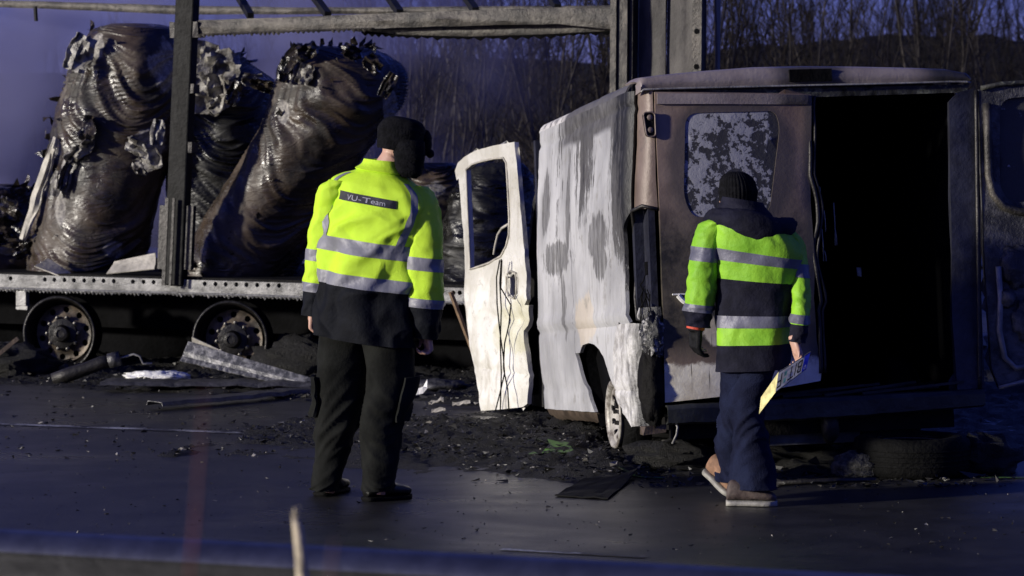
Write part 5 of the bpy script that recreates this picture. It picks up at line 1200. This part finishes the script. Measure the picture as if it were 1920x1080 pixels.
# hat with ear flaps hanging down and a peak
fh = V((face1.x, face1.y, 0)).normalized(); sh = fh.cross(V((0, 0, 1)))
hx = V((.98, -.2, 0)).normalized()
hk = []
for py, cx, hw, dp in ((283, 745, 39, .105), (268, 749, 42, .125), (250, 752, 44, .13), (236, 756, 42, .125), (226, 758, 34, .11), (221, 757, 22, .08), (219.5, 756, 9, .03)):
    hk.append((283 - py, P(cx, py, Y1), V((1, 0, .0 - .18)).normalized() * hw * S1, V((0, 1, 0)) * dp))
LH = Loft(hk, 2.6, lambda u, t: .008 * nz(u * 5, t * .06, 3) + .004 * nz(u * 22, t * .3, 8)); v, f = LH.grid(0, 63.5, 40, 60, cap=2); hat1 = mk('hat', v, f, MT['hat'], man1)
fk = []
for py, cx, hw, dp, oy in ((262, 766, 31, .09, -.04), (285, 768, 30, .085, -.05), (308, 768, 27, .075, -.05), (324, 768, 23, .06, -.05), (333, 766, 14, .035, -.05)):
    fk.append((py, P(cx, py, Y1) + V((0, oy, 0)), V((1, 0, -.12)).normalized() * hw * S1, V((0, 1, 0)) * dp))
LF = Loft(fk, 2.6, lambda u, t: .006 * nz(u * 6, t * .05, 5) + .004 * nz(u * 24, t * .3, 2)); v, f = LF.grid(262, 333, 40, 50, cap=3); mk('ear_flap', v, f, MT['hat'], hat1)
mb = MB(); mb.ball(P(797, 268, Y1) + V((0, .05, 0)), (.032, .06, .062), 22, 16, lambda d: 1 + .18 * nz(d.x * 4, d.y * 4, d.z * 4) + .1 * nz(d.x * 11, d.y * 11, d.z * 11)); mb.ball(P(806, 288, Y1) + V((0, .05, 0)), (.020, .04, .022), 16, 10)
mb.build('hat_peak', MT['hat'], hat1, True)

# ---- the walking man in the striped jacket and jeans
Y2 = 12.88; S2 = Y2 / FPX; A2 = R(8); ax2 = V((math.cos(A2), -math.sin(A2), 0)); fw2 = V((math.sin(A2), math.cos(A2), 0))
def p2(px, py, f=0.0): return P(px, py, Y2) + fw2 * f
bm = MB(); hc2 = P(1384, 372, Y2 + .10); face2 = V((.35, .85, -.55)); head(bm, hc2, face2)
bm.tube([hc2 + V((0, -.04, -.04)), p2(1396, 405, .03), p2(1404, 430)], [.06, .062, .09], 16)
bm.tube([p2(1404, 425), p2(1410, 480), p2(1416, 550), p2(1416, 610), p2(1412, 660)], [.09, .12, .13, .12, .10], 20, True, .75)
bm.tube([p2(1330, 450), p2(1404, 430), p2(1480, 455)], [.06, .08, .06], 14)
lw2, rw2 = p2(1306, 612, -.02), p2(1494, 640, -.23)
bm.tube([p2(1330, 450), p2(1315, 510, -.01), p2(1308, 560, -.02), lw2], [.055, .048, .04, .027], 12); bm.tube([p2(1480, 455, .04), p2(1500, 530, -.06), p2(1503, 590, -.15), rw2], [.055, .048, .04, .027], 12)
hand(bm, lw2, V((-.05, .12, -1)), ax2 * .8 + fw2 * .5, fw2 - ax2 * .2, .95, .45); hand(bm, rw2, V((.25, -.15, -.9)), V((-.75, -.3, -.35)), V((.2, -.9, .1)), .9, .75)
bm.tube([p2(1396, 640, .02), P(1388, 760, 12.95), P(1376, 870, 13.05), P(1352, 908, 13.07)], [.08, .05, .04, .032], 12); bm.tube([p2(1416, 640, -.02), P(1400, 760, 12.85), P(1408, 880, 12.84), P(1404, 932, 12.84)], [.08, .05, .04, .035], 12)
me = remesh(bm, 'person', MT['skin'], .0055); man2 = link('person', me)
tag(man2, 'man in jeans, black beanie and green-navy striped jacket walking behind the van with a plate', 'person', 'people at the burnt vehicles')
def tors2(u, t):
    a = u * 2 * PI; q = (t - 400) / 290
    return (.012 * nz(u * 8, t * .012, 31) + .008 * math.sin(a * 4 + 2 * nz(u * 3, t * .012, 34)) * sstep(.2, .7, q) + .006 * nz(u * 22, t * .04, 33)) * sstep(395, 430, t)
tk = []
for py, cx, hw, dp, tl, fo in ((398, 1400, 34, .10, .10, .03), (412, 1404, 58, .12, .18, .0), (428, 1410, 80, .135, .20, -.02), (450, 1417, 86, .15, .18, -.02), (490, 1420, 82, .155, .12, -.01), (540, 1420, 76, .155, .06, 0), (590, 1417, 73, .16, .0, 0), (640, 1413, 71, .165, -.03, 0), (692, 1411, 68, .17, -.05, 0)):
    tk.append((py, p2(cx, py, fo), (ax2 - V((0, 0, tl))).normalized() * (hw * 1.0 * S2), fw2 * dp))
LT2 = Loft(tk, 2.5, tors2)
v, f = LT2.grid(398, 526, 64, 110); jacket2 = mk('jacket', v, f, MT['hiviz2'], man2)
patch(LT2, 'navy_band', MT['navy2'], jacket2, 526, 597, 36, 110)
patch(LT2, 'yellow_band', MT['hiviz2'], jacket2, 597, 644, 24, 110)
patch(LT2, 'jacket_hem', MT['navy2'], jacket2, 644, 693, 26, 110)
MT['tape2'] = plain('dull reflective tape', (.115, .115, .15), .5, .1, .2, 14, .003, 40)
patch(LT2, 'reflective_band', MT['tape2'], jacket2, 474, 494, 8, 110, off=.003); patch(LT2, 'reflective_band', MT['tape2'], jacket2, 590, 612, 8, 110, off=.003)
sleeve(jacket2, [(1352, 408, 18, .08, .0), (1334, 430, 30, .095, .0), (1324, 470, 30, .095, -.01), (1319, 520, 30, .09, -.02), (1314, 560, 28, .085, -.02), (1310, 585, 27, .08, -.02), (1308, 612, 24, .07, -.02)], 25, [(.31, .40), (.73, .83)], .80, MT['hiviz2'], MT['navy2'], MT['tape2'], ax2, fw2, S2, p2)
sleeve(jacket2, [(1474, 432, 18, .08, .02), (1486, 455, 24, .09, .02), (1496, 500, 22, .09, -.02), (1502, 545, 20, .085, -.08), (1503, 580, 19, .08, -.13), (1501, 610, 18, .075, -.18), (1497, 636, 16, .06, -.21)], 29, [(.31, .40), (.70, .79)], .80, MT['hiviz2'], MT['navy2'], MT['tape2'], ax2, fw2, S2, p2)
# hood lying on the shoulders
hk = []
for i in range(13):
    q = i / 12; a = PI * (1.06 + .88 * q); cx = 1408 + 78 * math.cos(a); cy = 408 + 12 * q + 10 * math.sin(q * PI) - 6 * math.sin(q * PI * 2)
    r = (10 + 15 * math.sin(q * PI)) * S2; c = P(cx, cy, Y2) + V((0, .17 * math.sin(a) + .06, 0)); t = V((-math.sin(a), math.cos(a), 0))
    hk.append((q, c, V((math.cos(a), math.sin(a), 0)) * r * 1.1, V((0, 0, 1)) * r * 1.15))
LHd = Loft(hk, 2.1, lambda u, t: .010 * nz(u * 4, t * 5, 2) + .006 * nz(u * 14, t * 16, 5)); v, f = LHd.grid(0, 1, 60, 30, cap=3); mk('hood', v, f, MT['navy2'], jacket2)
hk = []
for py, cx, hw, dp in ((412, 1402, 66, .14), (398, 1398, 52, .13), (384, 1394, 44, .12), (374, 1392, 38, .105)): hk.append((412 - py, P(cx, py, Y2 + .04), V((1, 0, -.16)).normalized() * hw * S2, V((0, 1, 0)) * dp))
v, f = Loft(hk, 2.2, lambda u, t: .008 * nz(u * 6, t * .08, 8)).grid(0, 38, 20, 50, cap=2); mk('hood_collar', v, f, MT['navy2'], jacket2)
# beanie
hk = []
for py, cx, hw, dp in ((378, 1384, 34, .105), (362, 1384, 35.5, .112), (346, 1383, 34, .108), (332, 1381, 28, .09), (324, 1380, 17, .055), (321.5, 1380, 7, .02)): hk.append((378 - py, P(cx, py, Y2 + .09), V((1, 0, 0)) * hw * S2, V((0, 1, 0)) * dp))
v, f = Loft(hk, 2.1, lambda u, t: .003 * math.sin(u * 2 * PI * 34) + .004 * nz(u * 6, t * .08, 8)).grid(0, 56.5, 30, 120, cap=2); mk('beanie', v, f, MT['hat'], man2)
# gloves on the hanging hand
g2 = MB(); hand(g2, lw2, V((-.05, .12, -1)), ax2 * .8 + fw2 * .5, fw2 - ax2 * .2, 1.14, .45); g2.tube([lw2 + V((0, 0, .03)), lw2 + V((0, 0, -.02))], [.042, .04], 16)
gm = remesh(g2, 'glove', MT['glove'], .005); go = link('glove', gm, man2)
mb = MB(); mb.tube([lw2 + V((0, 0, .012)), lw2 + V((-.004, 0, -.012))], [.0445, .044], 20, False); mb.build('glove_cuff', MT['redcuff'], go, True)
# jeans
tr = MB()
L2a = leg([(1396, 660, 48, .13, 12.90), (1391, 710, 40, .125, 12.92), (1388, 750, 34, .11, 12.95), (1385, 790, 34, .105, 12.98), (1379, 830, 36, .10, 13.02), (1379, 868, 36, .10, 13.05), (1377, 900, 37, .12, 13.05)], 12); tr.add(*L2a.grid(0, 1, 100, 56, cap=3))
L2b = leg([(1422, 660, 46, .13, 12.86), (1410, 710, 38, .125, 12.86), (1400, 750, 30, .11, 12.85), (1402, 790, 30, .105, 12.85), (1406, 830, 33, .105, 12.84), (1410, 868, 39, .115, 12.84), (1412, 914, 41, .135, 12.84)], 15); tr.add(*L2b.grid(0, 1, 100, 56, cap=3))
tr.build('jeans', MT['denim'], man2, True)
# shoes: the rear one lifts its heel
t_ = G(1370, 930) + V((0, .04, 0)); shoe(man2, P(1324, 888, 13.12), V((t_.x, 12.98, .010)), .095, .10, MT['tanshoe'], MT['sole'], 'shoe', 0, .03)
h_ = G(1362, 948); shoe(man2, h_, h_ + V((.235, -.02, 0)), .10, .095, MT['brownshoe'], MT['sole'], 'shoe', 0, .028)

# ---- number plate held in the right hand, bent, upside down
def q3(zx, zy, Y): return P(1180 + zx * .463, 480 + zy * .463, Y)
YP = 12.56
tl, bl = q3(734, 386, YP + .04), q3(716, 458, YP + .04)          # blue end
tm_, bm_ = q3(604, 470, YP), q3(592, 552, YP)                    # the bend
te, be = q3(533, 572, YP + .12), q3(525, 640, YP + .12)          # lower end
b = NB('number plate white'); n = b.noise(20, 5, .6); MT['plate'] = b.out(b.mix(b.step(n, .4, .65), (.74, .74, .72), (.46, .45, .42)), .4)
MT['blue'] = plain('plate blue', (.03, .05, .55), .4, 0, .2, 20); MT['ink'] = plain('plate black', (.012, .012, .012), .5, 0, .2, 20); MT['seal'] = plain('seal', (.12, .30, .28), .5, 0, .3, 40); MT['yellow_lit'] = plain('yellowed plate', (.62, .56, .25), .45, 0, .4, 16, .004, 40)
def pl(s, t, off=.0):
    """s 0 at the blue end .. 1 at the bend .. 1.6 at the far end, t 0 top edge .. 1 bottom edge as seen"""
    if s <= 1: p = tl.lerp(tm_, s).lerp(bl.lerp(bm_, s), t); n = (tm_ - tl).cross(bl - tl).normalized()
    else: q = (s - 1) / .6; p = tm_.lerp(te, q).lerp(bm_.lerp(be, q), t); n = (te - tm_).cross(be - te).normalized()
    if n.y > 0: n = -n
    return p + n * (off + .006 * math.sin(t * PI) * 0)
def psheet(name, s0, s1, t0, t1, ns, nt, mat, par, off, solid=0):
    v = [pl(s0 + (s1 - s0) * i / ns, t0 + (t1 - t0) * j / nt, off) for j in range(nt + 1) for i in range(ns + 1)]
    return mk(name, v, [(j * (ns + 1) + i, j * (ns + 1) + i + 1, (j + 1) * (ns + 1) + i + 1, (j + 1) * (ns + 1) + i) for j in range(nt) for i in range(ns)], mat, par, False)
plate = psheet('number_plate', 0, 1, 0, 1, 6, 4, MT['plate'], None, 0); tag(plate, 'bent number plate with a blue end strip held upside down by the walking man', 'number plate')
psheet('plate_end', 1, 1.6, 0, 1, 6, 4, MT['yellow_lit'], plate, 0)  # white plate end; yellow light off the jacket painted into its colour
psheet('blue_strip', .005, .17, .03, .97, 2, 2, MT['blue'], plate, .002)
for (s0, s1, t0, t1) in ((.0, 1, .0, .045), (.0, 1, .955, 1)): psheet('plate_border', s0, s1, t0, t1, 6, 1, MT['ink'], plate, .0025)
def ptext(txt, s0, s1, t0, t1, mat, name):
    cu = bpy.data.curves.new('txt', 'FONT'); cu.body = txt; cu.size = 1; to = bpy.data.objects.new('txt', cu); COL.objects.link(to)
    m = bpy.data.meshes.new_from_object(to.evaluated_get(bpy.context.evaluated_depsgraph_get())); bpy.data.objects.remove(to)
    xs = [q.co.x for q in m.vertices]; ys = [q.co.y for q in m.vertices]; x0, x1, y0, y1 = min(xs), max(xs), min(ys), max(ys)
    # upside down: reading runs from the blue end, letter tops point down
    v = [pl(s0 + (s1 - s0) * (q.co.x - x0) / (x1 - x0), t0 + (t1 - t0) * (q.co.y - y0) / (y1 - y0), .004) for q in m.vertices]
    return mk(name, v, [tuple(p.vertices) for p in m.polygons], mat, plate, False)
ptext('BIT', .215, .66, .16, .84, MT['ink'], 'lettering'); ptext('F', .86, .99, .16, .84, MT['ink'], 'lettering'); ptext('D', .06, .125, .66, .88, MT['plate'], 'lettering')
for t in (.32, .68): psheet('seal', .71, .79, t - .12, t + .12, 2, 2, MT['seal'], plate, .003)

# ------------------------------------------------------------------ crash barrier and stalks in front
gB = V(P(0, 997, 6.38)); gB.z = .75
barrier = empty('crash_barrier', V((0, 6.2, 0)), 'grey steel crash barrier running across the foreground', 'crash barrier')
prof = [(.02, 0), (-.006, -.003), (-.014, -.006), (-.044, -.030), (-.052, -.040), (-.044, -.054), (-.012, -.095), (-.010, -.17), (-.012, -.185), (-.050, -.215), (-.062, -.235), (-.050, -.255), (-.01, -.305), (.01, -.31)]
b = NB('galvanised steel'); n = b.noise(14, 5, .6); MT['galv'] = b.out(b.mix(b.step(n, .3, .7), (.17, .17, .18), (.25, .25, .26)), .42, 1.0, b.bump(n, .002))
v = []; N = 60
for i in range(N + 1):
    c = gB + ROADX * (-8 + 20 * i / N) - V((0, 0, .005 * i / N))
    v += [c + ROADN * o_ + V((0, 0, z)) for o_, z in prof]
K = len(prof); mk('beam', v, [(i * K + j, (i + 1) * K + j, (i + 1) * K + j + 1, i * K + j + 1) for i in range(N) for j in range(K - 1)], MT['galv'], barrier, True, solid=.003)
for k in range(-1, 3):
    c = gB + ROADX * (1.4 + 4 * k) + ROADN * .06; M = Matrix.Rotation(-TH, 4, 'Z')
    MB().box((-.05, -.025, -.9), (.05, .04, -.04), Matrix.Translation(c) @ M).build('post', MT['galv'], barrier)
def stalk(name, pts, rad, mat, lab, n=7, frays=0):
    mb = MB(); mb.tube(pts, rad, n); g = random.Random(len(lab))
    for _ in range(frays):
        q = pts[-2].lerp(pts[-1], g.uniform(.2, 1)); mb.tube([q, q + V((g.gauss(0, .006), g.gauss(0, .006), g.uniform(.01, .03)))], [.0025, .0008], 4)
    return tag(mb.build(name, mat, None, True), lab, 'plant stem')
MT['straw'] = plain('dry straw', (.40, .34, .24), .8, 0, .4, 40, .004, 120)
MT['redstem'] = plain('red stem', (.10, .022, .022), .7, 0, .3, 30)
MT['darkstem'] = plain('dark stem', (.05, .02, .03), .7, 0, .3, 30)
def ground_stalk(tops, Y): return [V((P(*tops[0], Y).x, Y, .0))] + [P(x, y, Y) for x, y in tops]
stalk('dry_stem', ground_stalk([(568, 1100), (564, 1040), (558, 990), (551, 966)], 4.6), [.012, .0115, .0105, .009, .004], MT['straw'], 'pale broken straw stem standing in front of the barrier', 9, 8)
stalk('red_stem', ground_stalk([(355, 1090), (366, 980), (374, 860), (380, 780), (384, 720)], 2.2), [.0018, .0018, .0017, .0013, .0008, .0004], MT['redstem'], 'tall blurred dark red stem close to the camera', 6)
stalk('red_stem', ground_stalk([(622, 1090), (623, 1050), (628, 1010)], 2.2), [.004, .0036, .0024, .001], MT['darkstem'], 'short faint blurred stem between the red stem and the straw stem', 6)

# ------------------------------------------------------------------ smoke drifting behind the trailer
SMOKE = True
if SMOKE:
    m = bpy.data.materials.new('drifting smoke'); m.use_nodes = True; nt = m.node_tree; nt.nodes.remove(nt.nodes['Principled BSDF'])
    pv = nt.nodes.new('ShaderNodeVolumePrincipled'); nt.links.new(pv.outputs[0], nt.nodes['Material Output'].inputs['Volume'])
    pv.inputs['Color'].default_value = (.50, .50, .92, 1); pv.inputs['Anisotropy'].default_value = .1  # blue of the sky light is put into the smoke's own colour
    tc = nt.nodes.new('ShaderNodeTexCoord')
    def nd(t, **k):
        x = nt.nodes.new(t)
        for a, v_ in k.items(): setattr(x, a, v_)
        return x
    mp = nd('ShaderNodeMapping'); mp.inputs[3].default_value = (1, 1, 1); nt.links.new(tc.outputs['Object'], mp.inputs[0])
    ns = nd('ShaderNodeTexNoise'); ns.inputs['Scale'].default_value = .5; ns.inputs['Detail'].default_value = 4; ns.inputs['Roughness'].default_value = .55; ns.inputs['Distortion'].default_value = .8; nt.links.new(mp.outputs[0], ns.inputs['Vector'])
    mr = nd('ShaderNodeMapRange', interpolation_type='SMOOTHSTEP'); mr.inputs[1].default_value = .42; mr.inputs[2].default_value = .62; nt.links.new(ns.outputs[0], mr.inputs[0])
    ln = nd('ShaderNodeVectorMath', operation='LENGTH'); m2 = nd('ShaderNodeMapping'); m2.inputs[3].default_value = (1 / 6.2, 1 / 2.6, 1 / 3.8); nt.links.new(tc.outputs['Object'], m2.inputs[0]); nt.links.new(m2.outputs[0], ln.inputs[0])
    fo = nd('ShaderNodeMapRange', interpolation_type='SMOOTHSTEP'); fo.inputs[1].default_value = 1.0; fo.inputs[2].default_value = .35; nt.links.new(ln.outputs['Value'], fo.inputs[0])
    mu = nd('ShaderNodeMath', operation='MULTIPLY'); nt.links.new(mr.outputs[0], mu.inputs[0]); nt.links.new(fo.outputs[0], mu.inputs[1])
    mu2 = nd('ShaderNodeMath', operation='MULTIPLY'); nt.links.new(mu.outputs[0], mu2.inputs[0]); mu2.inputs[1].default_value = 1.5
    nt.links.new(mu2.outputs[0], pv.inputs['Density'])
    mb = MB(); mb.ball((0, 0, 0), (6.2, 2.6, 3.8), 24, 16); so = mk('smoke', mb.v, mb.f, m, None, True); so.location = (-5.2, 27.0, 2.7); so['kind'] = 'stuff'
    S.cycles.volume_step_rate = 2.0; S.cycles.volume_max_steps = 128

# put every single-mesh thing's origin at its own base
for o in [q for q in COL.objects if q.parent is None and q.type == 'MESH' and q.get('category')]:
    co = [v.co for v in o.data.vertices]; c = V(((min(v.x for v in co) + max(v.x for v in co)) / 2, (min(v.y for v in co) + max(v.y for v in co)) / 2, min(v.z for v in co)))
    o.data.transform(Matrix.Translation(-c)); o.location = o.location + c
    for ch in o.children: ch.location = ch.location - c
